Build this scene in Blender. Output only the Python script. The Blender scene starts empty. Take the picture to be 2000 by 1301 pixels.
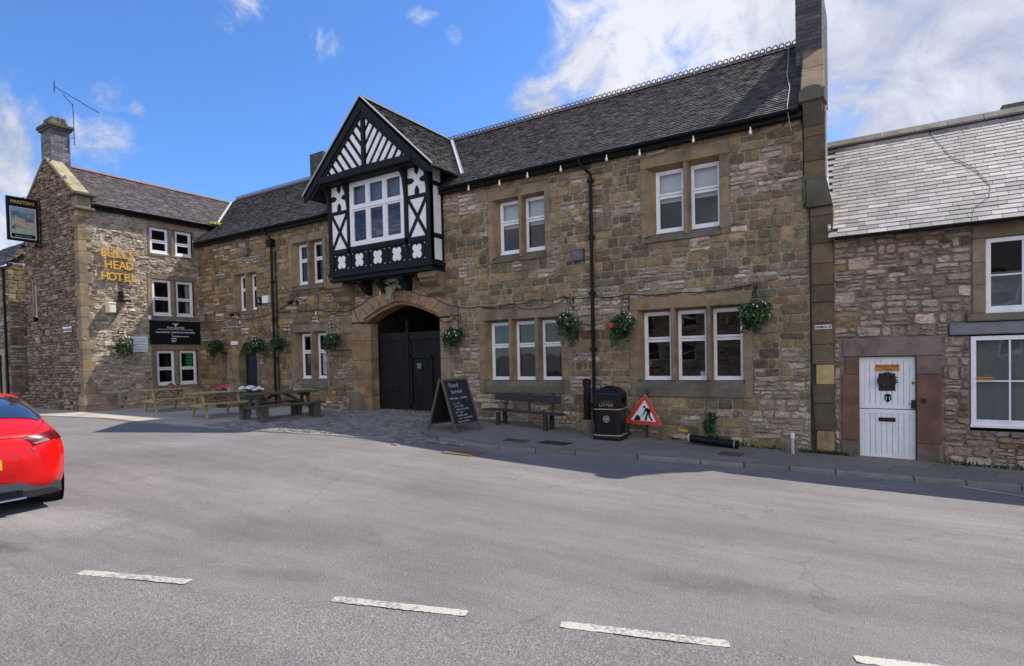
import bpy, math, random
from mathutils import Vector, Matrix, noise
R = math.radians
SC = bpy.context.scene
COL = SC.collection

# ---------------------------------------------------------------- camera
cam_d = bpy.data.cameras.new('camera')
cam = bpy.data.objects.new('camera', cam_d)
COL.objects.link(cam)
SC.camera = cam
def cam_axes(yaw, pitch, roll):
    f = Vector((-math.sin(yaw)*math.cos(pitch), math.cos(yaw)*math.cos(pitch), math.sin(pitch)))
    r = Vector((math.cos(yaw), math.sin(yaw), 0)); u = r.cross(f)
    c, s = math.cos(roll), math.sin(roll)
    return c*r+s*u, -s*r+c*u, f
cR, cU, cF = cam_axes(R(32.271), R(-1.3343), R(-1.261))
m = Matrix.Identity(4)
for i in range(3):
    m[i][0], m[i][1], m[i][2] = cR[i], cU[i], -cF[i]
m[2][3] = 1.6
cam.matrix_world = m
cam_d.sensor_width = 36; cam_d.lens = 1127.68/2000*36
cam_d.shift_y = (721.95-650.5)/2000
cam_d.clip_start = .05; cam_d.clip_end = 3000

# ---------------------------------------------------------------- sun, sky, exposure
SUN = Vector((.37, .61, 1.0)).normalized()
sd = bpy.data.lights.new('sun', 'SUN'); sd.energy = 4.6; sd.angle = R(.55); sd.color = (1, .95, .88)
so = bpy.data.objects.new('sun', sd); COL.objects.link(so)
so.rotation_euler = SUN.to_track_quat('Z', 'Y').to_euler(); so.location = (0, 0, 30)
W = bpy.data.worlds.new('World'); SC.world = W; W.use_nodes = True
nt = W.node_tree; nt.nodes.clear()
def N(t, typ, **kw):
    n = t.nodes.new(typ)
    for k, v in kw.items():
        if k.startswith('_'): setattr(n, k[1:], v)
        else:
            n.inputs[int(k[1:]) if k[0] == 'i' and k[1:].isdigit() else k.replace('_', ' ')].default_value = v
    return n
def Mth(t, op, a, b=None, clamp=False):
    n = t.nodes.new('ShaderNodeMath'); n.operation = op; n.use_clamp = clamp
    for i, x in enumerate((a, b)):
        if x is None: continue
        if isinstance(x, (int, float)): n.inputs[i].default_value = x
        else: t.links.new(x, n.inputs[i])
    return n.outputs[0]
sky = nt.nodes.new('ShaderNodeTexSky'); sky.sky_type = 'NISHITA'; sky.sun_disc = False
sky.sun_elevation = math.asin(SUN.z); sky.sun_rotation = math.atan2(SUN.x, SUN.y)
sky.air_density = 1.0; sky.dust_density = .3; sky.ozone_density = 2.5
tc = nt.nodes.new('ShaderNodeTexCoord')
tint = nt.nodes.new('ShaderNodeMix'); tint.data_type = 'RGBA'; tint.blend_type = 'MULTIPLY'
tint.inputs[0].default_value = 1; tint.inputs[7].default_value = (.56, .84, 1.22, 1)
nt.links.new(sky.outputs[0], tint.inputs[6])
nz = N(nt, 'ShaderNodeTexNoise', Scale=9.0, Detail=11.0, Roughness=.66, Distortion=.6)
nt.links.new(tc.outputs['Generated'], nz.inputs['Vector'])
nz2 = N(nt, 'ShaderNodeTexNoise', Scale=2.2, Detail=4.0, Roughness=.5)
nt.links.new(tc.outputs['Generated'], nz2.inputs['Vector'])
# clouds: soft banks of the day's sky, each a direction, an angular size and a weight
def pdir(x, y):
    return (cF + (x-1000)/1127.68*cR - (y-721.95)/1127.68*cU).normalized()
BANKS = [(1190, 130, .17, .72), (1060, 240, .12, .74), (960, 255, .05, .55), (1330, 90, .24, .70), (1500, 60, .30, .75), (1850, 60, .42, .85), (1900, 260, .3, .75), (1700, 200, .25, .75),
         (-40, 300, .14, .85), (40, 310, .09, .66), (150, 290, .07, .58), (215, 285, .07, .56), (-30, 440, .12, .75), (30, 460, .08, .6),
         (660, 92, .06, .45), (815, 15, .045, .41), (460, 15, .065, .48), (213, 182, .05, .46), (268, 212, .03, .42), (885, 65, .03, .36),
         (2600, 200, .6, .9), (1500, -700, .45, .5)]
acc = None
for (x, y, rad, wgt) in BANKS:
    d = pdir(x, y)
    vm = nt.nodes.new('ShaderNodeVectorMath'); vm.operation = 'DISTANCE'
    nt.links.new(tc.outputs['Generated'], vm.inputs[0]); vm.inputs[1].default_value = d
    mr = N(nt, 'ShaderNodeMapRange', i1=0.0, i2=rad*1.25, i3=wgt, i4=0.0); mr.interpolation_type = 'SMOOTHSTEP'
    nt.links.new(vm.outputs['Value'], mr.inputs[0])
    acc = mr.outputs[0] if acc is None else Mth(nt, 'MAXIMUM', acc, mr.outputs[0])
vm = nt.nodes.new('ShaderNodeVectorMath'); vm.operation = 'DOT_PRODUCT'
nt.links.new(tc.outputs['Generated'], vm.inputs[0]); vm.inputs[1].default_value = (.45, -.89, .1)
behind = N(nt, 'ShaderNodeMapRange', i1=.2, i2=.9, i3=0.0, i4=1.2); nt.links.new(vm.outputs['Value'], behind.inputs[0])  # unseen cloud cover behind the camera, added to fill the shaded fronts
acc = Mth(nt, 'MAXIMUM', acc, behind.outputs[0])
v = Mth(nt, 'ADD', acc, Mth(nt, 'MULTIPLY', nz.outputs[0], 1.5))
mask = N(nt, 'ShaderNodeMapRange', i1=1.05, i2=1.50, i3=0.0, i4=1.0); mask.interpolation_type = 'SMOOTHSTEP'
nt.links.new(v, mask.inputs[0])
cr = nt.nodes.new('ShaderNodeValToRGB')
cr.color_ramp.elements[0].position = .43; cr.color_ramp.elements[0].color = (2.5, 2.75, 3.5, 1)
cr.color_ramp.elements[1].position = .62; cr.color_ramp.elements[1].color = (5.3, 5.3, 5.6, 1)
nt.links.new(Mth(nt, 'ADD', Mth(nt, 'MULTIPLY', nz2.outputs[0], .55), Mth(nt, 'MULTIPLY', nz.outputs[0], .5)), cr.inputs[0])
mixc = nt.nodes.new('ShaderNodeMix'); mixc.data_type = 'RGBA'
nt.links.new(Mth(nt, 'MULTIPLY', mask.outputs[0], .93), mixc.inputs[0])
nt.links.new(tint.outputs[2], mixc.inputs[6]); nt.links.new(cr.outputs[0], mixc.inputs[7])
bg = nt.nodes.new('ShaderNodeBackground'); bg.inputs[1].default_value = .13
wo = nt.nodes.new('ShaderNodeOutputWorld')
fill_boost = nt.nodes.new('ShaderNodeVectorMath'); fill_boost.operation = 'SCALE'; nt.links.new(mixc.outputs[2], fill_boost.inputs[0])
nt.links.new(Mth(nt, 'ADD', 1.0, Mth(nt, 'MULTIPLY', behind.outputs[0], .9)), fill_boost.inputs['Scale'])  # sky behind the camera brightened further, to lift the shade
nt.links.new(fill_boost.outputs[0], bg.inputs[0]); nt.links.new(bg.outputs[0], wo.inputs[0])
SC.view_settings.view_transform = 'Standard'; SC.view_settings.look = 'None'
SC.view_settings.exposure = .42; SC.view_settings.gamma = 1

# ---------------------------------------------------------------- materials
def mat(name, col, rough=.85, var=.18, vscale=4, bump=.0, bscale=40, attr=False, metal=0, spec=.5, stain=None, stain_amt=.4,
        stain_scale=1.2, fine=0.0, coat=0, bdist=.01, stretch=(1, 1, 1)):
    M = bpy.data.materials.new(name); M.use_nodes = True
    t = M.node_tree; b = t.nodes['Principled BSDF']
    b.inputs['Roughness'].default_value = rough; b.inputs['Metallic'].default_value = metal
    b.inputs['Specular IOR Level'].default_value = spec; b.inputs['Coat Weight'].default_value = coat
    b.inputs['Coat Roughness'].default_value = .05
    tcn = t.nodes.new('ShaderNodeTexCoord'); mp = t.nodes.new('ShaderNodeMapping'); mp.inputs['Scale'].default_value = stretch
    t.links.new(tcn.outputs['Object'], mp.inputs[0]); V = mp.outputs[0]
    if attr:
        a = t.nodes.new('ShaderNodeAttribute'); a.attribute_name = 'Col'; src = a.outputs['Color']
    else:
        rgb = t.nodes.new('ShaderNodeRGB'); rgb.outputs[0].default_value = (*col, 1); src = rgb.outputs[0]
    if var or fine:
        n1 = N(t, 'ShaderNodeTexNoise', Scale=vscale, Detail=6.0, Roughness=.65); t.links.new(V, n1.inputs['Vector'])
        f = N(t, 'ShaderNodeMapRange', i1=.25, i2=.75, i3=1-var, i4=1+var); t.links.new(n1.outputs[0], f.inputs[0]); fo = f.outputs[0]
        if fine:
            n3 = N(t, 'ShaderNodeTexNoise', Scale=bscale*2, Detail=3.0, Roughness=.7); t.links.new(V, n3.inputs['Vector'])
            g = N(t, 'ShaderNodeMapRange', i1=.3, i2=.7, i3=1-fine, i4=1+fine); t.links.new(n3.outputs[0], g.inputs[0])
            fo = Mth(t, 'MULTIPLY', fo, g.outputs[0])
        x = t.nodes.new('ShaderNodeVectorMath'); x.operation = 'SCALE'; t.links.new(src, x.inputs[0]); t.links.new(fo, x.inputs['Scale']); src = x.outputs[0]
    if stain:
        n2 = N(t, 'ShaderNodeTexNoise', Scale=stain_scale, Detail=8.0, Roughness=.7); t.links.new(V, n2.inputs['Vector'])
        s = N(t, 'ShaderNodeMapRange', i1=.5, i2=.68, i3=0.0, i4=stain_amt); t.links.new(n2.outputs[0], s.inputs[0])
        mx = t.nodes.new('ShaderNodeMix'); mx.data_type = 'RGBA'; t.links.new(s.outputs[0], mx.inputs[0])
        t.links.new(src, mx.inputs[6]); mx.inputs[7].default_value = (*stain, 1); src = mx.outputs[2]
    t.links.new(src, b.inputs['Base Color'])
    if bump:
        nb = N(t, 'ShaderNodeTexNoise', Scale=bscale, Detail=7.0, Roughness=.7); t.links.new(V, nb.inputs['Vector'])
        bp = t.nodes.new('ShaderNodeBump'); bp.inputs['Strength'].default_value = bump; bp.inputs['Distance'].default_value = bdist
        t.links.new(nb.outputs[0], bp.inputs['Height']); t.links.new(bp.outputs[0], b.inputs['Normal'])
    return M
MS = {}
MS['stone'] = mat('rubble_stone', (.3, .25, .17), .95, .38, 7, 1.0, 20, attr=True, spec=.12, stain=(.06, .052, .04), stain_amt=.6, stain_scale=1.1, fine=.34, bdist=.05)
MS['pale'] = mat('limestone_rubble', (.4, .36, .3), .95, .42, 11, 1.0, 24, attr=True, spec=.12, stain=(.09, .075, .06), stain_amt=.55, stain_scale=3.2, fine=.45, bdist=.06, stretch=(1, 1, 1.8))
MS['dress'] = mat('dressed_sandstone', (.27, .205, .13), .92, .3, 3, .6, 45, attr=True, spec=.12, stain=(.075, .065, .045), stain_amt=.7, stain_scale=1.4, fine=.18, bdist=.02)
MS['tile'] = mat('roof_tile', (.1, .09, .08), .72, .3, 6, .5, 50, attr=True, spec=.35, stain=(.16, .15, .10), stain_amt=.3, stain_scale=3, fine=.2)
MS['slate'] = mat('pale_slate', (.3, .28, .27), .72, .26, 5, .5, 45, attr=True, spec=.35, stain=(.42, .38, .34), stain_amt=.35, stain_scale=2.2, fine=.12)
MS['black'] = mat('black_paint', (.006, .006, .007), .5, .25, 8, .15, 60, spec=.22)
MS['timber'] = mat('black_timber', (.011, .011, .012), .65, .4, 5, .7, 30, spec=.2, stretch=(1, 1, .3))
MS['white'] = mat('white_paint', (.78, .77, .76), .5, .05, 6, .1, 60, stain=(.45, .42, .38), stain_amt=.3, stain_scale=5)
MS['render'] = mat('white_infill', (.8, .79, .77), .8, .06, 5, .2, 50, stain=(.5, .48, .44), stain_amt=.35, stain_scale=4)
MS['gate'] = mat('gate_boards', (.014, .0125, .012), .65, .45, 6, .7, 40, spec=.2, stretch=(1, 1, .15))
MS['dark'] = mat('interior', (.02, .02, .022), .9, .2, 3)
MS['room'] = mat('room_wall', (.03, .027, .025), .9, .2, 3)
MS['lead'] = mat('lead_flashing', (.48, .47, .46), .6, .12, 6, .2, 30)
MS['terracotta'] = mat('ridge_tile', (.13, .085, .07), .8, .25, 8, .4, 40)
MS['iron'] = mat('cast_iron', (.007, .007, .008), .42, .2, 10, .2, 40, spec=.3)
MS['brick'] = mat('chimney_brick', (.1, .08, .085), .85, .25, 12, .4, 40, attr=True, fine=.15)
MS['wood'] = mat('new_softwood', (.36, .265, .12), .7, .25, 4, .3, 30, stretch=(8, 1, 1), fine=.1)
MS['oldwood'] = mat('weathered_wood', (.080, .064, .042), .8, .3, 5, .5, 30, stretch=(8, 1, 1), stain=(.05, .075, .03), stain_amt=.4)
MS['benchwood'] = mat('dark_bench_wood', (.03, .026, .026), .7, .3, 6, .4, 30)
MS['gold'] = mat('gold_leaf', (.80, .47, .09), .38, .08, 8, .1, 30, metal=.35)
MS['cable'] = mat('cable', (.01, .01, .01), .6, 0)
MS['leaf'] = mat('leaf', (.05, .11, .025), .6, .3, 9, attr=True, spec=.3)
MS['asph'] = None
def plain(name, col, rough=.6, **k):
    if name not in MS: MS[name] = mat(name, col, rough, k.pop('var', .08), **k)
    return MS[name]
def glass():
    M = bpy.data.materials.new('window_glass'); M.use_nodes = True; t = M.node_tree; t.nodes.clear()
    g = N(t, 'ShaderNodeBsdfGlossy', Roughness=.015); g.inputs[0].default_value = (1, 1, 1, 1)
    tr = t.nodes.new('ShaderNodeBsdfTransparent'); tr.inputs[0].default_value = (.72, .76, .76, 1)
    ge = t.nodes.new('ShaderNodeNewGeometry'); dp = t.nodes.new('ShaderNodeVectorMath'); dp.operation = 'DOT_PRODUCT'
    t.links.new(ge.outputs['True Normal'], dp.inputs[0]); t.links.new(ge.outputs['Incoming'], dp.inputs[1])
    fr_ = Mth(t, 'ADD', .045, Mth(t, 'MULTIPLY', Mth(t, 'POWER', Mth(t, 'SUBTRACT', 1.0, Mth(t, 'ABSOLUTE', dp.outputs['Value'])), 5.0), .9))
    tcn = t.nodes.new('ShaderNodeTexCoord'); nb = N(t, 'ShaderNodeTexNoise', Scale=1.7, Detail=1.0); t.links.new(tcn.outputs['Object'], nb.inputs['Vector'])
    bp = t.nodes.new('ShaderNodeBump'); bp.inputs['Strength'].default_value = .25; bp.inputs['Distance'].default_value = .02
    t.links.new(nb.outputs[0], bp.inputs['Height']); t.links.new(bp.outputs[0], g.inputs['Normal'])
    mx = t.nodes.new('ShaderNodeMixShader'); o = t.nodes.new('ShaderNodeOutputMaterial')
    t.links.new(fr_, mx.inputs[0]); t.links.new(tr.outputs[0], mx.inputs[1]); t.links.new(g.outputs[0], mx.inputs[2]); t.links.new(mx.outputs[0], o.inputs[0])
    return M
MS['glass'] = glass()

# ---------------------------------------------------------------- mesh builder
class MB:
    def __init__(s): s.v = []; s.f = []; s.c = []; s.m = []; s.col = (1, 1, 1); s.mi = 0; s.T = None
    def add(s, vs, fs, col=None):
        o = len(s.v)
        s.v += [tuple(s.T @ Vector(p)) for p in vs] if s.T else [tuple(p) for p in vs]
        for f in fs:
            s.f.append([o+i for i in f]); s.c.append(col or s.col); s.m.append(s.mi)
        return s
    def box(s, x0, x1, y0, y1, z0, z1, col=None):
        vs = [(x, y, z) for x in (x0, x1) for y in (y0, y1) for z in (z0, z1)]
        return s.add(vs, [(0, 1, 3, 2), (4, 6, 7, 5), (0, 4, 5, 1), (2, 3, 7, 6), (0, 2, 6, 4), (1, 5, 7, 3)], col)
    def bar(s, p, q, w, h, up=(0, 0, 1), col=None):           # rectangular bar from p to q, w across, h along up
        p = Vector(p); q = Vector(q); d = (q-p).normalized(); u = Vector(up); sd = d.cross(u).normalized(); u = sd.cross(d)
        vs = [a+sd*w/2*i+u*h/2*j for a in (p, q) for i in (-1, 1) for j in (-1, 1)]
        return s.add(vs, [(0, 1, 3, 2), (4, 6, 7, 5), (0, 4, 5, 1), (2, 3, 7, 6), (0, 2, 6, 4), (1, 5, 7, 3)], col)
    def tube(s, path, r, n=8, col=None, cap=True):
        P = [Vector(p) for p in path]; rs = r if isinstance(r, (list, tuple)) else [r]*len(P)
        vs = []; ref = None
        for i, p in enumerate(P):
            d = (P[min(i+1, len(P)-1)]-P[max(i-1, 0)]).normalized()
            if ref is None or abs(ref.dot(d)) > .95: ref = Vector((0, 0, 1)) if abs(d.z) < .9 else Vector((1, 0, 0))
            a = d.cross(ref).normalized(); b = d.cross(a)
            vs += [p+(a*math.cos(2*math.pi*k/n)+b*math.sin(2*math.pi*k/n))*rs[i] for k in range(n)]
        fs = [(i*n+k, i*n+(k+1) % n, (i+1)*n+(k+1) % n, (i+1)*n+k) for i in range(len(P)-1) for k in range(n)]
        if cap: fs += [tuple(range(n))[::-1], tuple((len(P)-1)*n+k for k in range(n))]
        return s.add(vs, fs, col)
    def prism(s, poly, a, b, fn, col=None):                    # poly 2d, extruded between a and b; fn(u,v,w)->xyz
        n = len(poly)
        vs = [fn(u, v, a) for u, v in poly]+[fn(u, v, b) for u, v in poly]
        fs = [tuple(range(n)), tuple(range(2*n-1, n-1, -1))]+[(i, (i+1) % n, n+(i+1) % n, n+i) for i in range(n)]
        return s.add(vs, fs, col)
    def rings(s, rr, col=None, cap=True, closed=True):
        n = len(rr[0]); vs = [p for r_ in rr for p in r_]
        fs = [(i*n+k, i*n+(k+1) % n, (i+1)*n+(k+1) % n, (i+1)*n+k) for i in range(len(rr)-1) for k in range(n if closed else n-1)]
        if cap: fs += [tuple(range(n))[::-1], tuple((len(rr)-1)*n+k for k in range(n))]
        return s.add(vs, fs, col)
    def lathe(s, prof, cx=0, cy=0, n=16, col=None):
        return s.rings([[(cx+r*math.cos(2*math.pi*k/n), cy+r*math.sin(2*math.pi*k/n), z) for k in range(n)] for r, z in prof], col)
    def quad(s, a, b, c, d, col=None): return s.add([a, b, c, d], [(0, 1, 2, 3)], col)
    def build(s, name, mats, parent=None, smooth=False, bevel=0, label=None):
        me = bpy.data.meshes.new(name); me.from_pydata(s.v, [], s.f); me.update()
        if not isinstance(mats, (list, tuple)): mats = [mats]
        for x in mats: me.materials.append(MS[x] if isinstance(x, str) else x)
        if len(mats) > 1: me.polygons.foreach_set('material_index', s.m)
        ca = me.color_attributes.new('Col', 'FLOAT_COLOR', 'CORNER')
        buf = []
        for f, c in zip(s.f, s.c): buf += [c[0], c[1], c[2], 1.0]*len(f)
        ca.data.foreach_set('color', buf)
        if smooth: me.polygons.foreach_set('use_smooth', [True]*len(me.polygons))
        o = bpy.data.objects.new(name, me); COL.objects.link(o)
        fix_normals(me)
        if parent:
            o.parent = parent
            if parent.type == 'EMPTY' and parent.get('_w'): o.matrix_parent_inverse = Matrix.Translation(-parent.location)
        if bevel:
            bm = o.modifiers.new('bevel', 'BEVEL'); bm.width = bevel; bm.segments = 1; bm.limit_method = 'ANGLE'
        if label: o['label'] = label
        return o
import bmesh
def fix_normals(me):
    b = bmesh.new(); b.from_mesh(me); bmesh.ops.recalc_face_normals(b, faces=b.faces); b.to_mesh(me); b.free()
def tag(o, label=None, cat=None, group=None, kind=None):
    if label: o['label'] = label
    if cat: o['category'] = cat
    if group: o['group'] = group
    if kind: o['kind'] = kind
    return o
def thing(name, label, cat, loc=(0, 0, 0), rz=0, group=None, world=False):
    o = bpy.data.objects.new(name, None); COL.objects.link(o); o.location = loc; o.rotation_euler = (0, 0, rz); o.empty_display_size = .2
    if world: o['_w'] = 1
    return tag(o, label, cat, group)
FONT = None
def text(name, body, size, ext, mt, parent, M4, align='CENTER', bold=0.0, sx=1.0):
    cu = bpy.data.curves.new('t', 'FONT'); cu.body = body; cu.size = size; cu.extrude = ext; cu.align_x = align; cu.offset = bold
    cu.resolution_u = 3; cu.space_character = 1.05
    to = bpy.data.objects.new('t', cu); COL.objects.link(to)
    dg = bpy.context.evaluated_depsgraph_get(); dg.update()
    me = bpy.data.meshes.new_from_object(to.evaluated_get(dg)); bpy.data.objects.remove(to); bpy.data.curves.remove(cu)
    me.name = name; me.transform(M4 @ Matrix.Diagonal((sx, 1, 1, 1))); me.materials.clear(); me.materials.append(MS[mt] if isinstance(mt, str) else mt)
    o = bpy.data.objects.new(name, me); COL.objects.link(o)
    if parent:
        o.parent = parent
        if parent.type == 'EMPTY' and parent.get('_w'): o.matrix_parent_inverse = Matrix.Translation(-parent.location)
    return o
def face_mat(o, right, up):      # text plane: x->right, y->up
    r = Vector(right).normalized(); u = Vector(up).normalized(); n = r.cross(u)
    m = Matrix.Identity(4)
    for i in range(3): m[i][0], m[i][1], m[i][2], m[i][3] = r[i], u[i], n[i], o[i]
    return m

# ---------------------------------------------------------------- ground
GX = [-400, -40, -23, -13, -10.7, -8.25, -6, -3.5, -.76, 2, 8, 30, 400]; GZ = [.05, .05, 0, -.04, -.05, -.2, -.34, -.45, -.54, -.6, -.8, -1.2, -1.2]
def G(x, y):
    x = min(max(x, -400), 400)
    for i in range(len(GX)-1):
        if x <= GX[i+1]:
            g = GZ[i]+(GZ[i+1]-GZ[i])*(x-GX[i])/(GX[i+1]-GX[i]); break
    return g*min(max(y/11, 0), 1)
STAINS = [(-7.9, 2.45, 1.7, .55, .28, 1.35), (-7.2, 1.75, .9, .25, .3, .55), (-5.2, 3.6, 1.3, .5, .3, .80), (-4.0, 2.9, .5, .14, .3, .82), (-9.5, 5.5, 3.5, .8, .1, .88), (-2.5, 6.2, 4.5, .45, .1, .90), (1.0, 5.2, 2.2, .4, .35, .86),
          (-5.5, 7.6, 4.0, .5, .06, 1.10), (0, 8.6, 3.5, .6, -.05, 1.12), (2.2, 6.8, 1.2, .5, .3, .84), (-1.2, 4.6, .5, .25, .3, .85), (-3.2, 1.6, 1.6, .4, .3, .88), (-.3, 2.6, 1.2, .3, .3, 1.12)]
def asphalt(name, base, agg, scale, patch=True, lum=.3):
    M = bpy.data.materials.new(name); M.use_nodes = True; t = M.node_tree; b = t.nodes['Principled BSDF']
    b.inputs['Roughness'].default_value = .88; b.inputs['Specular IOR Level'].default_value = .3
    tcn = t.nodes.new('ShaderNodeTexCoord'); V = tcn.outputs['Object']
    vo = N(t, 'ShaderNodeTexVoronoi', Scale=scale); t.links.new(V, vo.inputs['Vector'])
    n1 = N(t, 'ShaderNodeTexNoise', Scale=scale*.8, Detail=4.0, Roughness=.8); t.links.new(V, n1.inputs['Vector'])
    n2 = N(t, 'ShaderNodeTexNoise', Scale=.35, Detail=8.0, Roughness=.62); t.links.new(V, n2.inputs['Vector'])
    mp = t.nodes.new('ShaderNodeMapping'); mp.inputs['Scale'].default_value = (.5, 3.2, 1); mp.inputs['Rotation'].default_value = (0, 0, R(-14)); t.links.new(V, mp.inputs[0])
    n3 = N(t, 'ShaderNodeTexNoise', Scale=1.3, Detail=7.0, Roughness=.6); t.links.new(mp.outputs[0], n3.inputs['Vector'])
    vc = t.nodes.new('ShaderNodeSeparateColor'); t.links.new(vo.outputs['Color'], vc.inputs[0])
    a = N(t, 'ShaderNodeMapRange', i1=0.0, i2=1.0, i3=1-agg, i4=1+agg); t.links.new(vc.outputs[0], a.inputs[0])
    c = N(t, 'ShaderNodeMapRange', i1=.3, i2=.7, i3=1-agg, i4=1+agg); t.links.new(n1.outputs[0], c.inputs[0])
    e = N(t, 'ShaderNodeMapRange', i1=.3, i2=.7, i3=1-lum, i4=1+lum); t.links.new(n2.outputs[0], e.inputs[0])
    g = N(t, 'ShaderNodeMapRange', i1=.3, i2=.7, i3=1-lum*.6, i4=1+lum*.6); t.links.new(n3.outputs[0], g.inputs[0])
    f = Mth(t, 'MULTIPLY', Mth(t, 'MULTIPLY', a.outputs[0], c.outputs[0]), Mth(t, 'MULTIPLY', e.outputs[0], g.outputs[0]))
    sp = Mth(t, 'GREATER_THAN', vc.outputs[1], .985); f = Mth(t, 'ADD', f, Mth(t, 'MULTIPLY', sp, .5))
    # hairline cracks and old repairs
    v2 = N(t, 'ShaderNodeTexVoronoi', Scale=.45); v2.feature = 'DISTANCE_TO_EDGE'
    wv = t.nodes.new('ShaderNodeVectorMath'); wv.operation = 'SCALE'; wv.inputs['Scale'].default_value = .9
    n4 = N(t, 'ShaderNodeTexNoise', Scale=1.2, Detail=5.0, Roughness=.7); t.links.new(V, n4.inputs['Vector']); t.links.new(n4.outputs['Color'], wv.inputs[0])
    ad = t.nodes.new('ShaderNodeVectorMath'); t.links.new(V, ad.inputs[0]); t.links.new(wv.outputs[0], ad.inputs[1]); t.links.new(ad.outputs[0], v2.inputs['Vector'])
    ck = N(t, 'ShaderNodeMapRange', i1=.0, i2=.012, i3=.76 if patch else .97, i4=1.0); t.links.new(v2.outputs['Distance'], ck.inputs[0])
    msk = Mth(t, 'GREATER_THAN', n2.outputs[0], .5)
    ckm = Mth(t, 'ADD', Mth(t, 'MULTIPLY', ck.outputs[0], msk), Mth(t, 'SUBTRACT', 1.0, msk))
    f = Mth(t, 'MULTIPLY', f, ckm)
    n6 = N(t, 'ShaderNodeTexNoise', Scale=5.5, Detail=7.0, Roughness=.75); t.links.new(V, n6.inputs['Vector'])
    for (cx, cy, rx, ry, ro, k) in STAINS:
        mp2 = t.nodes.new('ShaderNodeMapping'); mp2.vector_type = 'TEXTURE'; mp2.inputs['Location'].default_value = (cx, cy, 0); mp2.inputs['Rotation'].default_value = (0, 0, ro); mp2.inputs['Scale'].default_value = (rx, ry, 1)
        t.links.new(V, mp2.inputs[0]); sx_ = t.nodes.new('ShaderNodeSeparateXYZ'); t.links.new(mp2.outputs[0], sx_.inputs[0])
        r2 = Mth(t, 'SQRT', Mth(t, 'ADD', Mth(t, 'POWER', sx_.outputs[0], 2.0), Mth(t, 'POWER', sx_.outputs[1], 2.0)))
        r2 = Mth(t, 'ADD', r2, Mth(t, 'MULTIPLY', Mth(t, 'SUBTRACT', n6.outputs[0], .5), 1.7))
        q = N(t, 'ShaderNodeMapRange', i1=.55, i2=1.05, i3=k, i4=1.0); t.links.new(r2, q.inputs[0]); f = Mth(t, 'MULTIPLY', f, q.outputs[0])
    x = t.nodes.new('ShaderNodeVectorMath'); x.operation = 'SCALE'; x.inputs[0].default_value = base; t.links.new(f, x.inputs['Scale'])
    t.links.new(x.outputs[0], b.inputs['Base Color'])
    bp = t.nodes.new('ShaderNodeBump'); bp.inputs['Strength'].default_value = .9; bp.inputs['Distance'].default_value = .008
    t.links.new(Mth(t, 'ADD', vo.outputs['Distance'], n1.outputs[0]), bp.inputs['Height']); t.links.new(bp.outputs[0], b.inputs['Normal'])
    return M
MS['asph'] = asphalt('worn_asphalt', (.196, .177, .162), .11, 95, lum=.2)
MS['asph2'] = asphalt('coarse_asphalt', (.186, .168, .154), .27, 80, patch=False, lum=.12)
def flagmat(name, col, joint, sx, sy, rot):
    M = mat(name, col, .9, .2, 2, .5, 60, fine=.15, stain=tuple(x*.6 for x in col), stain_amt=.5, stain_scale=2); t = M.node_tree; b = t.nodes['Principled BSDF']
    src = b.inputs['Base Color'].links[0].from_socket; tcn = t.nodes.new('ShaderNodeTexCoord'); mp = t.nodes.new('ShaderNodeMapping'); mp.inputs['Rotation'].default_value = (0, 0, rot)
    t.links.new(tcn.outputs['Object'], mp.inputs[0]); br = t.nodes.new('ShaderNodeTexBrick'); br.inputs['Scale'].default_value = 1; br.inputs['Brick Width'].default_value = sx; br.inputs['Row Height'].default_value = sy
    br.inputs['Mortar Size'].default_value = .009; br.inputs['Mortar Smooth'].default_value = .3; br.inputs['Color1'].default_value = (1.08, 1.08, 1.08, 1); br.inputs['Color2'].default_value = (.84, .84, .84, 1); br.inputs['Mortar'].default_value = (joint, joint, joint, 1)
    t.links.new(mp.outputs[0], br.inputs['Vector']); x = t.nodes.new('ShaderNodeVectorMath'); x.operation = 'MULTIPLY'; t.links.new(src, x.inputs[0]); t.links.new(br.outputs['Color'], x.inputs[1]); t.links.new(x.outputs[0], b.inputs['Base Color']); return M
MS['flag'] = flagmat('concrete_paving', (.20, .174, .145), .45, .9, .6, R(14))
MS['flagpale'] = flagmat('pale_paving', (.40, .345, .275), .55, .75, .5, R(2))
MS['flag_'] = mat('concrete_paving', (.22, .20, .18), .9, .2, 2, .5, 60, fine=.15, stain=(.12, .11, .10), stain_amt=.6, stain_scale=2)
MS['flagpale_'] = mat('pale_paving_', (.36, .32, .27), .9, .18, 2, .5, 60, fine=.15, stain=(.22, .19, .16), stain_amt=.5, stain_scale=2)
MS['kerb'] = mat('kerb_stone', (.30, .285, .27), .88, .2, 5, .5, 50, attr=True, fine=.15)
MS['sett'] = mat('stone_setts', (.2, .17, .15), .8, .25, 8, .6, 45, attr=True, fine=.2)
def grid_sheet(name, xs, ys, mt, dz=0, zf=G):
    b = MB(); nx, ny = len(xs), len(ys)
    b.add([(x, y, zf(x, y)+dz) for y in ys for x in xs], [(j*nx+i, j*nx+i+1, (j+1)*nx+i+1, (j+1)*nx+i) for j in range(ny-1) for i in range(nx-1)])
    o = b.build(name, mt, smooth=True); return tag(o, kind='structure')
xs = [-900, -300, -120, -60]+[-45+.5*i for i in range(130)]+[22, 40, 80, 250, 900]
ys = [-900, -300, -100, -40, -15, -6]+[-4+.5*i for i in range(40)]+[17, 20, 30, 60, 150, 400, 900]
grid_sheet('ground', xs, ys, 'asph')
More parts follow.
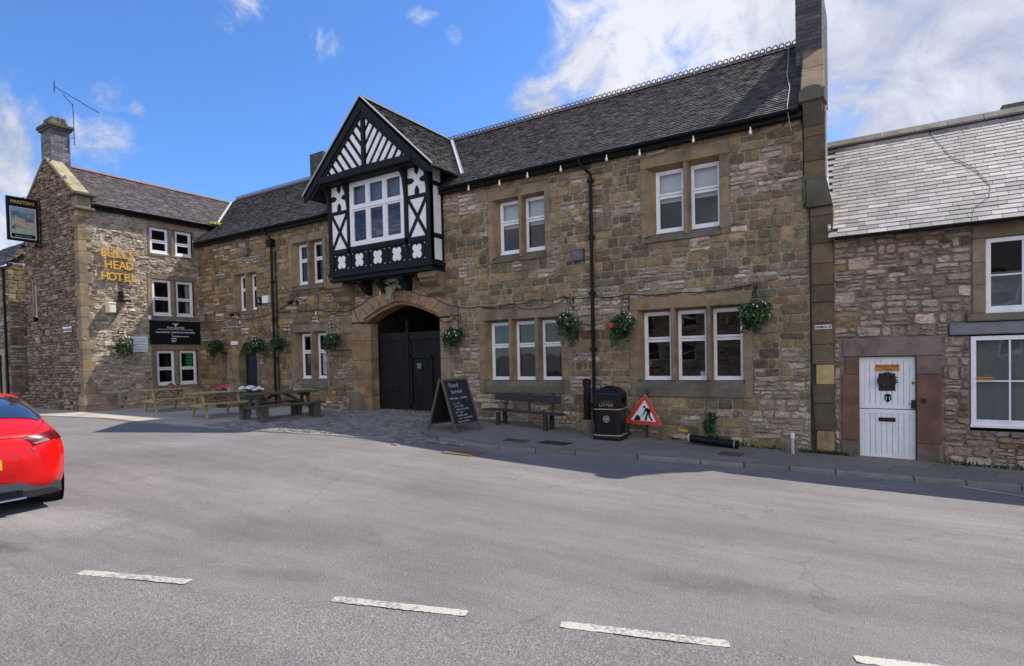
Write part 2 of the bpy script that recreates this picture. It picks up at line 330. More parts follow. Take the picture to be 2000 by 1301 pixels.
def strip(name, A, B, mt, dz, n=60, m=4, edge=0.0, kind='structure', rnd=0):
    # sheet between polylines A and B (same number of points), draped over the ground, with a skirt down
    def samp(P, t):
        k = min(int(t*(len(P)-1)), len(P)-2); f = t*(len(P)-1)-k
        return (P[k][0]*(1-f)+P[k+1][0]*f, P[k][1]*(1-f)+P[k+1][1]*f)
    b = MB(); vs = []
    for i in range(n+1):
        a, c = samp(A, i/n), samp(B, i/n)
        for j in range(m+1):
            f = j/m; x, y = a[0]*(1-f)+c[0]*f, a[1]*(1-f)+c[1]*f
            vs.append((x, y, G(x, y)+dz))
    fs = [(i*(m+1)+j, (i+1)*(m+1)+j, (i+1)*(m+1)+j+1, i*(m+1)+j+1) for i in range(n) for j in range(m)]
    k0 = len(vs)
    if edge:
        for i in range(n+1):
            x, y, z = vs[i*(m+1)]; vs.append((x, y, z-edge))
        fs += [(i*(m+1), (i+1)*(m+1), k0+i+1, k0+i) for i in range(n)]
    b.add(vs, fs); o = b.build(name, mt)
    return tag(o, kind=kind)
# side road surface in the foreground, its edge follows the dashed line
def dash_y(x): return 3.80+.335*x+.012*math.sin(x*7)
DASHES = [((-5.435, 2.02), (-4.483, 2.381)), ((-3.304, 2.76), (-2.349, 3.083)), ((-1.743, 3.284), (-.762, 3.604)), ((-.115, 3.812), (.86, 4.12)), ((-7.6, 1.30), (-6.6, 1.62)), ((1.45, 4.32), (2.4, 4.62))]
A = [(-12+.1*i, dash_y(-12+.1*i)) for i in range(0, 240)]
strip('side_road', A, [(-14+i*.13, -8) for i in range(0, 240)], 'asph2', .005, n=239, m=30)
# dashes
def paint_mat(name, col):
    M = bpy.data.materials.new(name); M.use_nodes = True; t = M.node_tree; b = t.nodes['Principled BSDF']; b.inputs['Roughness'].default_value = .7
    tcn = t.nodes.new('ShaderNodeTexCoord'); n1 = N(t, 'ShaderNodeTexNoise', Scale=38, Detail=6.0, Roughness=.7); t.links.new(tcn.outputs['Object'], n1.inputs['Vector'])
    n2 = N(t, 'ShaderNodeTexNoise', Scale=3.0, Detail=3.0); t.links.new(tcn.outputs['Object'], n2.inputs['Vector'])
    s = Mth(t, 'ADD', n1.outputs[0], Mth(t, 'MULTIPLY', n2.outputs[0], .5))
    mr = N(t, 'ShaderNodeMapRange', i1=.76, i2=.84, i3=0.0, i4=.8); t.links.new(s, mr.inputs[0])
    mx = t.nodes.new('ShaderNodeMix'); mx.data_type = 'RGBA'; t.links.new(mr.outputs[0], mx.inputs[0]); mx.inputs[6].default_value = (*col, 1); mx.inputs[7].default_value = (.16, .15, .14, 1)
    t.links.new(mx.outputs[2], b.inputs['Base Color']); return M
MS['paint'] = paint_mat('road_paint', (.44, .39, .325))
def dash(name, p, q, w, dz=.0075, seed=0):
    rnd = random.Random(seed); p = Vector((*p, 0)); q = Vector((*q, 0)); d = (q-p).normalized(); s = Vector((-d.y, d.x, 0)); L = (q-p).length
    n = 40; b = MB(); vs = []
    for i in range(n+1):
        t_ = i/n; x = t_*L; e = min(x, L-x); ww = w/2*min(1, .7+math.sqrt(max(e, 0)/.03)*.3)
        for k in (-1, 1):
            pt = p+d*x+s*k*(ww+rnd.uniform(-.007, .006)); vs.append((pt.x, pt.y, G(pt.x, pt.y)+dz))
    b.add(vs, [(2*i, 2*i+2, 2*i+3, 2*i+1) for i in range(n)]); return tag(b.build(name, 'paint'), kind='structure')
for i, (p, q) in enumerate(DASHES): dash('road_marking', p, q, .10, seed=i)
dash('road_marking', (1.07, 11.27), (4.6, 9.45), .085, seed=9)
# kerbs, pavement, forecourt
KL = [(-27, 7.3), (-23, 7.55), (-19.7, 8.05), (-16.7, 7.92), (-14.7, 7.97), (-13.8, 7.97), (-11.2, 8.3), (-10.1, 8.56), (-8.6, 8.98), (-8.35, 9.1)]
KLS = [(-8.35, 9.1), (-7.4, 9.40), (-6.6, 9.52)]
KR = [(-9.3, 10.85), (-9.05, 10.3), (-8.65, 9.95), (-8.0, 9.64), (-7.2, 9.5), (-6.4, 9.54), (-5.7, 9.82), (-4.95, 10.06), (-3.85, 10.48), (-2.75, 10.76), (-1.3, 11.12), (-.6, 11.2), (.5, 11.28), (1.85, 11.44), (4, 11.65), (9, 11.9)]
def off(P, d):
    out = []
    for i, p in enumerate(P):
        a = Vector(P[max(i-1, 0)]); c = Vector(P[min(i+1, len(P)-1)]); t_ = (c-a).normalized(); out.append((p[0]-t_.y*d, p[1]+t_.x*d))
    return out
def kerb(name, P, w, top, rnd, seg=.9):
    # individual kerb stones set end to end
    b = MB(); pts = []; Q = off(P, w)
    for i in range(len(P)-1):
        L = (Vector(P[i+1])-Vector(P[i])).length; k = max(1, round(L/seg))
        for j in range(k):
            def lp(PP, t_): return (PP[i][0]*(1-t_)+PP[i+1][0]*t_, PP[i][1]*(1-t_)+PP[i+1][1]*t_)
            g = .006/max(L, .1); t0, t1 = j/k+g, (j+1)/k-g
            a, c, d, e = lp(P, t0), lp(P, t1), lp(Q, t1), lp(Q, t0)
            col = [.19*rnd.uniform(.7, 1.2)]*1; cc = (col[0], col[0]*.93, col[0]*.84)
            hz = rnd.uniform(-.004, .004)
            vs = [(x, y, G(x, y)-.1) for x, y in (a, c, d, e)]+[(x, y, G(x, y)+top+hz) for x, y in (a, c, d, e)]
            b.add(vs, [(4, 5, 6, 7), (0, 1, 5, 4), (1, 2, 6, 5), (2, 3, 7, 6), (3, 0, 4, 7)], cc)
    return tag(b.build(name, 'kerb', bevel=.012), kind='structure')
rk = random.Random(4)
kerb('kerb', KR, .14, .075, rk)
kerb('kerb_edging', KL, .12, .022, rk, 1.1)
strip('pavement', off(KR, .14), [(-8.9, 13.3)]+[(-8.9+i*(1.27), 13.3) for i in range(1, 16)], 'flag', .07, n=90, m=8)
strip('patio_paving', off(KL, .12)[:7], [(-28.5, 9.3), (-23.2, 9.4), (-22.95, 13.2), (-19, 13.2), (-16.5, 13.2), (-15.6, 13.2), (-14.9, 13.2)], 'flagpale', .012, n=80, m=8)
def setts():
    rnd = random.Random(7); b = MB()
    b2 = off(KL, .12)
    y = 8.2
    while y < 13.75:
        h = rnd.uniform(.10, .14); x = -15.4+rnd.uniform(0, .2)
        while x < -6.75:
            w = rnd.uniform(.13, .24)
            yk = 8.05
            for i in range(2):
                if KLS[i][0] <= x <= KLS[i+1][0]: yk = KLS[i][1]+(KLS[i+1][1]-KLS[i][1])*(x-KLS[i][0])/(KLS[i+1][0]-KLS[i][0])
            for i in range(len(b2)-1):
                if b2[i][0] <= x <= b2[i+1][0]: yk = b2[i][1]+(b2[i+1][1]-b2[i][1])*(x-b2[i][0])/(b2[i+1][0]-b2[i][0])
            yr = 99
            for i in range(len(KR)-1):
                if KR[i][0] <= x+w/2 <= KR[i+1][0]: yr = KR[i][1]+(KR[i+1][1]-KR[i][1])*(x+w/2-KR[i][0])/(KR[i+1][0]-KR[i][0])
            ok = y > yk+.01 and y+h < yr+.05 and not (x > -9.25 and yr == 99 and y > 10) and (y < 13.0 or -13.6 < x < -10.9) and x > -15.4+(13-y)*.12
            if ok:
                c = rnd.uniform(.14, .27); col = (c, c*rnd.uniform(.86, .93), c*rnd.uniform(.70, .84)); z0 = G(x, y)+.012+rnd.uniform(-.008, .010)
                g = .007; tz = [rnd.uniform(-.004, .004) for _ in range(4)]
                o_ = [(x+g, y+g), (x+w-g, y+g), (x+w-g, y+h-g), (x+g, y+h-g)]; ins = .014
                i_ = [(x+g+ins, y+g+ins), (x+w-g-ins, y+g+ins), (x+w-g-ins, y+h-g-ins), (x+g+ins, y+h-g-ins)]
                vs = [(p, q, z0-.022) for p, q in o_]+[(p, q, z0+.012+t_) for (p, q), t_ in zip(i_, tz)]
                b.add(vs, [(4, 5, 6, 7), (0, 1, 5, 4), (1, 2, 6, 5), (2, 3, 7, 6), (3, 0, 4, 7)], col)
            x += w
        y += h
    return tag(b.build('cobbled_forecourt', 'sett', smooth=False), kind='structure')
setts()
strip('forecourt_bed', [(-15.5, 8.0), (-11.2, 8.35), (-8.5, 9.1), (-6.6, 9.55)], [(-15.2, 14), (-12, 14), (-10, 14), (-9.3, 11)], plain('sett_bed', (.09, .08, .07), .95), .006, n=40, m=10)
# reinstatement band of darker asphalt beside the kerb
# ---------------------------------------------------------------- stonework generator
def pickf(rnd, pal):
    c = rnd.choice(pal)
    if pal is BROWN: c = (c[0]*1.05, c[1]*.985, c[2]*.93)
    elif pal is PALE: c = (c[0]*1.04, c[1], c[2]*.93)
    k = rnd.uniform(.74, 1.34); return tuple(min(x*k*rnd.uniform(.96, 1.04), .8) for x in c)
BROWN = [(.24, .195, .115), (.225, .185, .11), (.255, .205, .12), (.27, .21, .115), (.235, .19, .105), (.30, .235, .125), (.19, .16, .095), (.25, .215, .125), (.20, .145, .085), (.29, .21, .125), (.165, .145, .10)]
OCHRE = [(.36, .25, .12), (.33, .23, .12), (.30, .21, .11)]
PALE = [(.42, .36, .315), (.36, .31, .27), (.48, .42, .37), (.28, .24, .21), (.39, .34, .30)]
def clip_rects(r, holes, mn=.05):
    out = [r]
    for h in holes:
        nx = []
        for (a, b, c, d) in out:
            if b <= h[0] or a >= h[1] or d <= h[2] or c >= h[3]: nx.append((a, b, c, d)); continue
            if a < h[0]: nx.append((a, h[0], c, d))
            if b > h[1]: nx.append((h[1], b, c, d))
            a2, b2 = max(a, h[0]), min(b, h[1])
            if c < h[2]: nx.append((a2, b2, c, h[2]))
            if d > h[3]: nx.append((a2, b2, h[3], d))
        out = nx
    return [q for q in out if q[1]-q[0] > mn and q[3]-q[2] > mn*.7]
def stone(b, fn, r, rnd, col, gap, jit, dep, rough=.5):
    u0, u1, v0, v1 = r; u0 += gap; u1 -= gap; v0 += gap*.8; v1 -= gap*.8
    if u1-u0 < .03 or v1-v0 < .02: return
    w, h = u1-u0, v1-v0; j = min(jit, h*.22, w*.2); ch = min(.02+j*.6, h*.3, w*.3)
    P = [(u0+ch, v0), (u0+w*rnd.uniform(.35, .65), v0), (u1-ch, v0), (u1, v0+ch), (u1, v1-ch), (u1-ch, v1), (u0+w*rnd.uniform(.35, .65), v1), (u0+ch, v1), (u0, v1-ch), (u0, v0+ch)]
    P = [(p+rnd.uniform(-j, j), q+rnd.uniform(-j, j)) for p, q in P]
    cu, cv = (u0+u1)/2, (v0+v1)/2; n = len(P); ins = min(.014+jit*.3, h*.2)
    tilt = rnd.uniform(-.006, .006)*rough*4; tl2 = rnd.uniform(-.006, .006)*rough*3
    I = []
    for p, q in P:
        dx, dy = cu-p, cv-q; L = math.hypot(dx, dy) or 1; I.append((p+dx/L*ins*1.2, q+dy/L*ins))
    d0 = dep*rnd.uniform(.5, 1.25)
    vs = [fn(p, q, -.012) for p, q in P]+[fn(p, q, d0+(p-cu)*tilt*4+(q-cv)*tl2*8+rnd.uniform(-.003, .003)*rough*2) for p, q in I]
    vs += [fn(cu+rnd.uniform(-.1, .1)*w, cv, d0*1.15+rnd.uniform(-.004, .006)*rough*2)]
    fs = [(i, (i+1) % n, n+(i+1) % n, n+i) for i in range(n)]+[(n+i, n+(i+1) % n, 2*n) for i in range(n)]
    b.add(vs, fs, col)
def wall_mesh(b, fn, u0, u1, v0, v1, holes, style, seed, clipf=None, back=True, mortar=(.34, .30, .235), two=False, relief=1.0, tone=(1, 1, 1), bholes=None, ptone=(1, 1, 1), jx=1.0):
    rnd = random.Random(seed)
    v = v0
    while v < v1-.03:
        H = rnd.choice((.15, .17, .20, .23, .30))*rnd.uniform(.93, 1.07) if style != 'rubble' else rnd.uniform(.16, .26)
        if v+H > v1-.08: H = v1-v
        u = u0
        while u < u1-.02:
            nval = noise.noise(Vector((u*.5+seed, v*1.3, seed*1.7)))*.85+.75*noise.noise(Vector((u*1.9, v*4.4, seed+9)))
            if style == 'mixed': pale = nval > .14 or (v < v0+1.25 and rnd.random() < .4)
            elif style == 'mixedleft': pale = nval > .22
            else: pale = True
            if style == 'rubble':
                n = rnd.choice((1, 2, 2, 3)); Wd = rnd.uniform(.2, .48)
            elif pale: n = (1 if H < .16 else 2) if H < .25 else 3; Wd = rnd.uniform(.26, .6)
            else: n = 1 if H < .26 or rnd.random() < .25 else 2; Wd = rnd.uniform(.24, .58) if H < .26 or n == 2 else rnd.uniform(.35, .62)
            if u+Wd > u1-.12: Wd = u1-u
            vv = v; rem = H; 
            for k in range(n):
                hh = rem if k == n-1 else rem/(n-k)*rnd.uniform(.75, 1.25); uu = u; parts = 1 if rnd.random() < .55 or Wd < .3 else 2
                cut = [u, u+Wd] if parts == 1 else [u, u+Wd*rnd.uniform(.35, .65), u+Wd]
                for a, c in zip(cut[:-1], cut[1:]):
                    if pale: col = pickf(rnd, PALE) if style != 'rubble' or rnd.random() < .88 else pickf(rnd, BROWN)
                    else:
                        col = pickf(rnd, BROWN); x_ = rnd.random()
                        if x_ < .03 or (v > v1-.6 and x_ < .2) or (v < v0+1 and x_ < .10): col = pickf(rnd, OCHRE)
                        if style == 'mixedleft' and rnd.random() < .3: col = tuple(q*f for q, f in zip(col, (1.15, .95, .85)))
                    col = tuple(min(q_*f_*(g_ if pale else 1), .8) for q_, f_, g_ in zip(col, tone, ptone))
                    for r in clip_rects((a, c, vv, vv+hh), holes):
                        if clipf:
                            top = max(clipf(r[0]), clipf(r[1]))
                            if top < r[2]+.05: continue
                            r = (r[0], r[1], r[2], min(r[3], top))
                        if two: b.mi = 1 if pale else 0
                        stone(b, fn, r, rnd, col, (.008 if not pale else .010), .007*jx if not pale else .016, .02*relief if not pale else .030*relief, .6 if not pale else 1.8)
                vv += hh; rem -= hh
            u += Wd
        v += H
    b.mi = 0
    if bholes is not None: holes = bholes
    if back:
        us = sorted({u0, u1, *[min(max(h[i], u0), u1) for h in holes for i in (0, 1)]}); vs_ = sorted({v0, v1, *[min(max(h[i], v0), v1) for h in holes for i in (2, 3)]})
        for a, c in zip(us[:-1], us[1:]):
            for d, e in zip(vs_[:-1], vs_[1:]):
                cu, cv = (a+c)/2, (d+e)/2
                if any(h[0] < cu < h[1] and h[2] < cv < h[3] for h in holes): continue
                if clipf:
                    ta, tb = clipf(a), clipf(c)
                    if max(ta, tb) <= d: continue
                    b.add([fn(a, d, 0), fn(c, d, 0), fn(c, max(d, min(e, tb)), 0), fn(a, max(d, min(e, ta)), 0)], [(0, 1, 2, 3)], mortar)
                else: b.add([fn(a, d, 0), fn(c, d, 0), fn(c, e, 0), fn(a, e, 0)], [(0, 1, 2, 3)], mortar)
def FY(Y): return lambda u, v, d: (u, Y-d, v)             # wall facing -Y
def FXp(X): return lambda u, v, d: (X+d, u, v)            # wall facing +X
def FXm(X): return lambda u, v, d: (X-d, u, v)
def dcol(rnd, k=1.0): 
    c = rnd.choice([(.27, .205, .13), (.25, .20, .135), (.29, .215, .13), (.235, .185, .125)]); s = k*rnd.uniform(.88, 1.12); return (c[0]*s*.97, c[1]*s*.93, c[2]*s*.89)

# dressed stone window surround with mullions, plus a white sash window in each light
def surround(parent, fn, u0, u1, zb, zt, lights, fz0, fz1, op, jw=.17, rec=.2, seed=0, lintel=.26, sill=True, tint=1.0, flat=False):
    rnd = random.Random(seed); b = MB(); ou0, ou1, oz0, oz1 = op; pr = .022
    def blk(a, c, d, e, p0=pr, p1=-.25, col=None):
        P = [(a, d), (c, d), (c, e), (a, e)]; b.prism(P, p1, p0+rnd.uniform(-.004, .004), lambda u, v, w: fn(u, v, w), col or dcol(rnd, tint))
    blk(u0, u1, oz1, zt)                                   # lintel
    for (a, c) in ((u0, ou0), (ou1, u1)):                  # jambs in two or three blocks
        zz = oz0; hs = [rnd.uniform(.8, 1.2) for _ in range(3)]; tot = sum(hs)
        for h in hs: blk(a, c, zz, zz+(oz1-oz0)*h/tot-.004); zz += (oz1-oz0)*h/tot
    # splayed reveals
    sp = min(.10, abs(lights[0][0]-ou0)) if not flat else 0
    c1 = dcol(rnd, tint*.95)
    b.add([fn(ou0, oz0, pr-.003), fn(ou0, oz1, pr-.003), fn(lights[0][0], fz1, -rec), fn(lights[0][0], fz0, -rec)], [(0, 1, 2, 3)], c1)
    b.add([fn(ou1, oz0, pr-.003), fn(ou1, oz1, pr-.003), fn(max(ou1, lights[-1][1]), fz1, -rec), fn(max(ou1, lights[-1][1]), fz0, -rec)], [(0, 1, 2, 3)], c1)
    b.add([fn(ou0, oz1, pr-.003), fn(ou1, oz1, pr-.003), fn(ou1, fz1, -rec), fn(lights[0][0], fz1, -rec)], [(0, 1, 2, 3)], c1)
    for (a, c) in zip(lights[:-1], lights[1:]):            # mullions: narrow nose, splayed cheeks
        m0, m1 = a[1], c[0]; mc = (m0+m1)/2; nz_ = .035; mm0, mm1 = m0-.02, m1+.02
        P = [(mm0, -.25), (mm0, -rec+.02), (mc-nz_-.02, -.03), (mc-nz_, pr), (mc+nz_, pr), (mc+nz_+.02, -.03), (mm1, -rec+.02), (mm1, -.25)]
        b.prism(P, oz0-.02, oz1+.01, lambda u, w, v: fn(u, v, w), dcol(rnd, tint))
    if sill:                                               # weathered sill, sloping out
        cs = (.15*tint, .135*tint, .10*tint); hh = oz0-zb
        P = [(-.25, oz0-.01), (-rec, fz0+.005), (-.03, oz0-.02), (.05, oz0-hh*.45), (.05, zb), (-.25, zb)]
        b.prism(P, ou0-.03, ou1+.03, lambda w, v, u: fn(u, v, w), cs)
        blk(u0, ou0-.03, zb, oz0); blk(ou1+.03, u1, zb, oz0)
    b.build('window_surround', 'dress', parent, bevel=.008)
def sash(parent, fn, a, c, z0, z1, split=.60, rec=.2, fr=.062, style='plain', curtain=None, bars=None, fw=None):
    b = MB(); t_ = .05; d0, d1 = -rec-.055, -rec
    def bx(u0, u1, v0, v1, p0, p1): b.prism([(u0, v0), (u1, v0), (u1, v1), (u0, v1)], p0, p1, lambda u, v, w: fn(u, v, w))
    bx(a, a+fr, z0, z1, d0, d1); bx(c-fr, c, z0, z1, d0, d1); bx(a+fr, c-fr, z1-fr, z1, d0, d1-.002); bx(a+fr, c-fr, z0, z0+fr*1.45, d0, d1-.002)
    bx(a-.012, c+.012, z0-.03, z0+.022, d0, d1+.022)
    if bars:
        nx, nz_ = bars
        for i in range(1, nx):
            u = a+(c-a)*i/nx; bx(u-.013, u+.013, z0+fr, z1-fr, d0+.01, d1-.012)
        for i in range(1, nz_):
            v = z0+(z1-z0)*i/nz_; w2 = .013
            bx(a+fr, c-fr, v-w2, v+w2, d0+.01, d1-.015)
        if fw: bx(a+fr, c-fr, fw-.02, fw+.02, d0+.01, d1-.006)
    else:
        zm = z0+(z1-z0)*split; bx(a+fr, c-fr, zm-.045, zm-.006, d0, d1-.012); bx(a+fr, c-fr, zm+.002, zm+.05, d0, d1+.004)
        s = .022
        for (p, q) in ((z0+fr*1.45, zm-.045), (zm+.05, z1-fr)):
            bx(a+fr, a+fr+s, p, q, d0+.005, d1-.012); bx(c-fr-s, c-fr, p, q, d0+.005, d1-.012); bx(a+fr+s, c-fr-s, q-s, q, d0+.005, d1-.012)
    w = b.build('window', 'white', parent, bevel=.004)
    g = MB(); g.add([fn(a+fr*.5, z0+.03, d0+.02), fn(c-fr*.5, z0+.03, d0+.02), fn(c-fr*.5, z1-.03, d0+.02), fn(a+fr*.5, z1-.03, d0+.02)], [(0, 1, 2, 3)])
    g.build('pane', 'glass', w)
    if curtain:
        kind, col = curtain; cb = MB(); n = 24
        rows = {'blind': (z0+.02, z1), 'half': (z0+(z1-z0)*.5, z1), 'net': (z0, z1-.0), 'side': (z0, z1), 'low': (z0, z0+(z1-z0)*.55)}[kind]
        if kind == 'side': sp = [(a, a+.0), (c-.22, c)]
        else: sp = [(a, c)]
        for (p, q) in sp:
            if q-p < .05: continue
            k = 1 if kind in ('blind', 'half') else 1
            vs = []
            for i in range(n+1):
                u = p+(q-p)*i/n; wv = 0 if kind in ('blind', 'half') else .018*math.sin(i*1.9)+.01*math.sin(i*3.1)
                vs += [fn(u, rows[0], -rec-.13+wv), fn(u, rows[1], -rec-.13+wv*.6)]
            cb.add(vs, [(2*i, 2*i+2, 2*i+3, 2*i+1) for i in range(n)])
        cb.build('blind' if kind in ('blind', 'half') else 'curtain', plain('cloth_%d' % int(col*100), (col, col, col*1.03), .9), w)
    return w
def room(parent, fn, u0, u1, v0, v1, depth=1.6, name='room_lining', mt='room'):
    b = MB(); P = [(u0, v0), (u1, v0), (u1, v1), (u0, v1)]
    vs = [fn(u, v, -.262) for u, v in P]+[fn(u, v, -.26-depth) for u, v in P]
    b.add(vs, [(4, 5, 6, 7), (0, 1, 5, 4), (1, 2, 6, 5), (2, 3, 7, 6), (3, 0, 4, 7)]); b.build(name, mt, parent)
# ================================================================ the inn (long two storey range)
inn = thing('coaching_inn', 'long two storey stone inn with a tiled roof, arched gateway and black and white oriel', 'building', (-12, 13, -.05), world=True)
f0 = FY(13.0)
WIN = {  # name: outer surround, opening, lights, frame z, curtain
 'w1': dict(o=(-9.25, -6.50, .62, 2.86), op=(-9.07, -6.71, .97, 2.58), L=[(-8.97, -8.31), (-8.18, -7.51), (-7.38, -6.70)], z=(.96, 2.52)),
 'w2': dict(o=(-4.90, -2.20, .60, 2.86), op=(-4.70, -2.39, .98, 2.60), L=[(-4.62, -3.94), (-3.84, -3.15), (-3.06, -2.40)], z=(.97, 2.55)),
 'u1': dict(o=(-8.87, -6.96, 4.10, 6.05), op=(-8.72, -7.12, 4.22, 5.78), L=[(-8.60, -7.90), (-7.81, -7.12)], z=(4.35, 5.74)),
 'u2': dict(o=(-4.58, -2.63, 4.12, 6.07), op=(-4.46, -2.83, 4.26, 5.83), L=[(-4.29, -3.62), (-3.50, -2.83)], z=(4.36, 5.76)),
 'v1': dict(o=(-17.33, -15.40, 4.02, 5.92), op=(-17.16, -15.55, 4.16, 5.66), L=[(-17.0, -16.36), (-16.23, -15.55)], z=(4.25, 5.62)),
 'v2': dict(o=(-20.66, -19.1, 3.36, 5.15), op=(-20.56, -19.20, 3.50, 4.90), L=[(-20.46, -19.93), (-19.76, -19.20)], z=(3.55, 4.87)),
 'l3': dict(o=(-17.32, -15.38, .66, 2.83), op=(-17.12, -15.50, .92, 2.58), L=[(-16.98, -16.33), (-16.17, -15.50)], z=(.99, 2.53)),
}
ARCH = [(-15.02, -9.94, 1.9, 3.05), (-14.25, -10.28, -.9, 2.9), (-14.0, -10.4, 2.85, 3.2), (-13.5, -10.95, 3.15, 3.4), (-12.9, -11.5, 3.35, 3.55)]
DOOR = (-20.86, -19.12, -.3, 2.60); SLIT = (-21.72, -21.05, .75, 2.12)
holes = [w['o'] for w in WIN.values()]+ARCH+[DOOR, SLIT, (-1.12, -.6, -.9, 4.42), (-1.22, -.6, 4.42, 6.5)]
wb = MB(); wall_mesh(wb, f0, -23.0, -14.6, -.75, 6.32, holes, 'mixedleft', 3, two=True, ptone=(1.1, 1.05, 1.0), jx=2.2, relief=1.25, mortar=(.22, .185, .14))
wall_mesh(wb, f0, -14.6, -.85, -.95, 6.32, holes, 'mixed', 11, two=True, ptone=(1.28, 1.19, 1.08))
wb.build('wall', ['stone', 'pale'], inn)
rnd = random.Random(5)
for k, w in WIN.items():
    o = w['o']
    surround(inn, f0, o[0], o[1], o[2], o[3], w['L'], w['z'][0], w['z'][1], w['op'], seed=ord(k[1]))
    room(inn, f0, w['op'][0]-.3, w['op'][1]+.3, w['op'][2]-.1, w['op'][3]+.05)
    for i, (a, c) in enumerate(w['L']):
        cur = {'u1': ('half', .72), 'u2': ('half', .75), 'w1': ('net', .035), 'w2': None, 'v1': None, 'v2': None, 'l3': None}[k]
        sash(inn, f0, a, c, w['z'][0], w['z'][1], curtain=cur)
# things seen inside and pinned to the windows
b = MB(); b.prism([(-16.02, 1.12), (-15.66, 1.12), (-15.66, 1.90), (-16.02, 1.90)], -.262, -.266, lambda u, v, w: f0(u, v, w)); b.build('notice', plain('paper', (.62, .63, .72), .6), inn)
b = MB(); b.prism([(-15.99, 1.5), (-15.69, 1.5), (-15.69, 1.512), (-15.99, 1.512)], -.258, -.262, lambda u, v, w: f0(u, v, w)); b.build('notice', 'black', inn)
b = MB(); b.T = None; b.lathe([(.0, .985), (.07, .985), (.075, 1.16), (0, 1.16)], -3.30, 13.33); b.build('mug', plain('china', (.7, .7, .7), .3), inn)
# quoins, right hand pilaster and gable
qb = MB(); z = -.95
while z < 4.42:
    h = rnd.uniform(.34, .62); h = min(h, 4.42-z); wd = rnd.choice((.30, .38, .38)) if z < 1.2 else .385
    col = dcol(rnd, .58) if z > 1.2 or rnd.random() < .7 else pickf(rnd, OCHRE)
    qb.box(-.72-wd, -.705, 12.972+rnd.uniform(-.004, .004), 13.4, z+.003, z+h-.003, col); z += h
while z < 6.4:
    h = min(rnd.uniform(.3, .5), 6.4-z); qb.box(-1.2, -.825, 12.955+rnd.uniform(-.004, .004), 13.3, z+.003, z+h-.003, dcol(rnd, .58)); z += h
# sloped water table where the pilaster thickens
qb.prism([(-1.16, 4.42), (-.70, 4.42), (-.815, 5.0), (-1.16, 5.0)], 12.90, 13.2, lambda u, v, w: (u, w, v), (.11, .10, .08))
qb.prism([(-1.22, 4.50), (-1.165, 4.50), (-1.165, 5.05), (-1.22, 5.05)], 12.93, 13.2, lambda u, v, w: (u, w, v), (.10, .12, .07))
qb.build('quoin_pilaster', 'dress', inn, bevel=.012)
SL = .813; A_ = math.atan(SL); EY, EZ = 12.78, 6.37; RY = 16.2; RZ = EZ+SL*(RY-EY)
TX = lambda y: .0638*(y-13)
gb = MB()
gp = [(13.05, -1), (19.4, -1), (19.4, 6.4), (RY, RZ+.1), (13.05, 6.6)]
gb.prism(gp, -1.2, -.83, lambda u, v, w: (w-TX(u), u, v), (.13, .115, .095)); gb.build('gable_wall', 'stone', inn)
gb = MB()
for (y0, y1) in ((12.82, 13.9), (13.9, 14.86)):
    p = Vector((-1.04-TX(y0), y0, EZ+SL*(y0-EY)+.24)); q = Vector((-1.04-TX(y1), y1-.01, EZ+SL*(y1-.01-EY)+.24)); gb.bar(p, q, .43, .10, col=dcol(rnd, .66))
gb.build('gable_coping', 'dress', inn, bevel=.02); gb = MB()
p = Vector((-1.29, 16.95, EZ+SL*(RY-EY)-SL*.75+.24)); q = Vector((-1.45, 19.4, EZ+SL*(RY-EY)-SL*3.2+.24)); gb.bar(p, q, .46, .13, col=dcol(rnd, 1.0))
# kneeler: block with half round end
gb.build('gable_coping', 'dress', inn, bevel=.02); gb = MB()
kp = [(-1.26, 6.42), (-.81, 6.42), (-.81, 6.62)]+[(-1.035+.19*math.cos(a), 6.62+.10*math.sin(a)) for a in [math.pi*i/8 for i in range(9)]]+[(-1.26, 6.62)]
gb.prism(kp, 12.66, 12.95, lambda u, v, w: (u, w, v), (.13, .11, .09))
gb.prism([(12.95, 6.42), (12.70, 6.42), (12.80, 6.25), (12.95, 6.0)], -1.2, -.85, lambda u, v, w: (w, u, v), (.12, .10, .08))
gb.build('kneeler', 'dress', inn, bevel=.02)
gb = MB(); gb.tube([(-.80, 12.93, 6.35), (-.80, 12.93, 4.95)], .018, 6); gb.build('lead_pipe', 'lead', inn)
gb = MB(); gb.box(-22.9, -1.2, 19.2, 19.4, -1, 6.4); gb.build('rear_wall', 'stone', inn)
# roof
def tiles(b, P, u0, u1, S, gauge, tw, rnd, pal, keep=None, thick=.024, lift=.014, deck=True, dk=(.04, .035, .03)):
    s = -.03; row = 0
    while s < S:
        u = u0+(tw/2 if row % 2 else 0)-rnd.uniform(0, .02); 
        wob = rnd.uniform(-.004, .004)
        while u < u1:
            w = tw*rnd.uniform(.92, 1.06); a, c = max(u, u0), min(u+w-.006, u1)
            if c-a > .03 and (keep is None or keep((a+c)/2, s+gauge/2)):
                k = rnd.uniform(.7, 1.3); base = rnd.choice(pal); col = tuple(x*k for x in base)
                e = s+gauge*1.25; l1, l2 = rnd.uniform(0, lift), rnd.uniform(0, lift); ds = rnd.uniform(-.006, .006)
                e = min(e, S+.05)
                v = [P(a, s+ds+wob, thick+l1), P(c, s+ds+wob, thick+l2), P(c, e, .003), P(a, e, .003), P(a, s+ds+wob, l1-.004), P(c, s+ds+wob, l2-.004)]
                b.add(v, [(0, 1, 2, 3), (4, 5, 1, 0)], col)
            u += w
        s += gauge; row += 1
TP = [(.075, .068, .064), (.088, .08, .075), (.06, .054, .052), (.105, .095, .086), (.082, .068, .062)]
def Pm(u, s, h): return (u, EY+s*math.cos(A_)-h*math.sin(A_), EZ+s*math.sin(A_)+h*math.cos(A_))
SM = (RY-EY)/math.cos(A_)
rb = MB(); rr = random.Random(21)
def km(u, s): return True
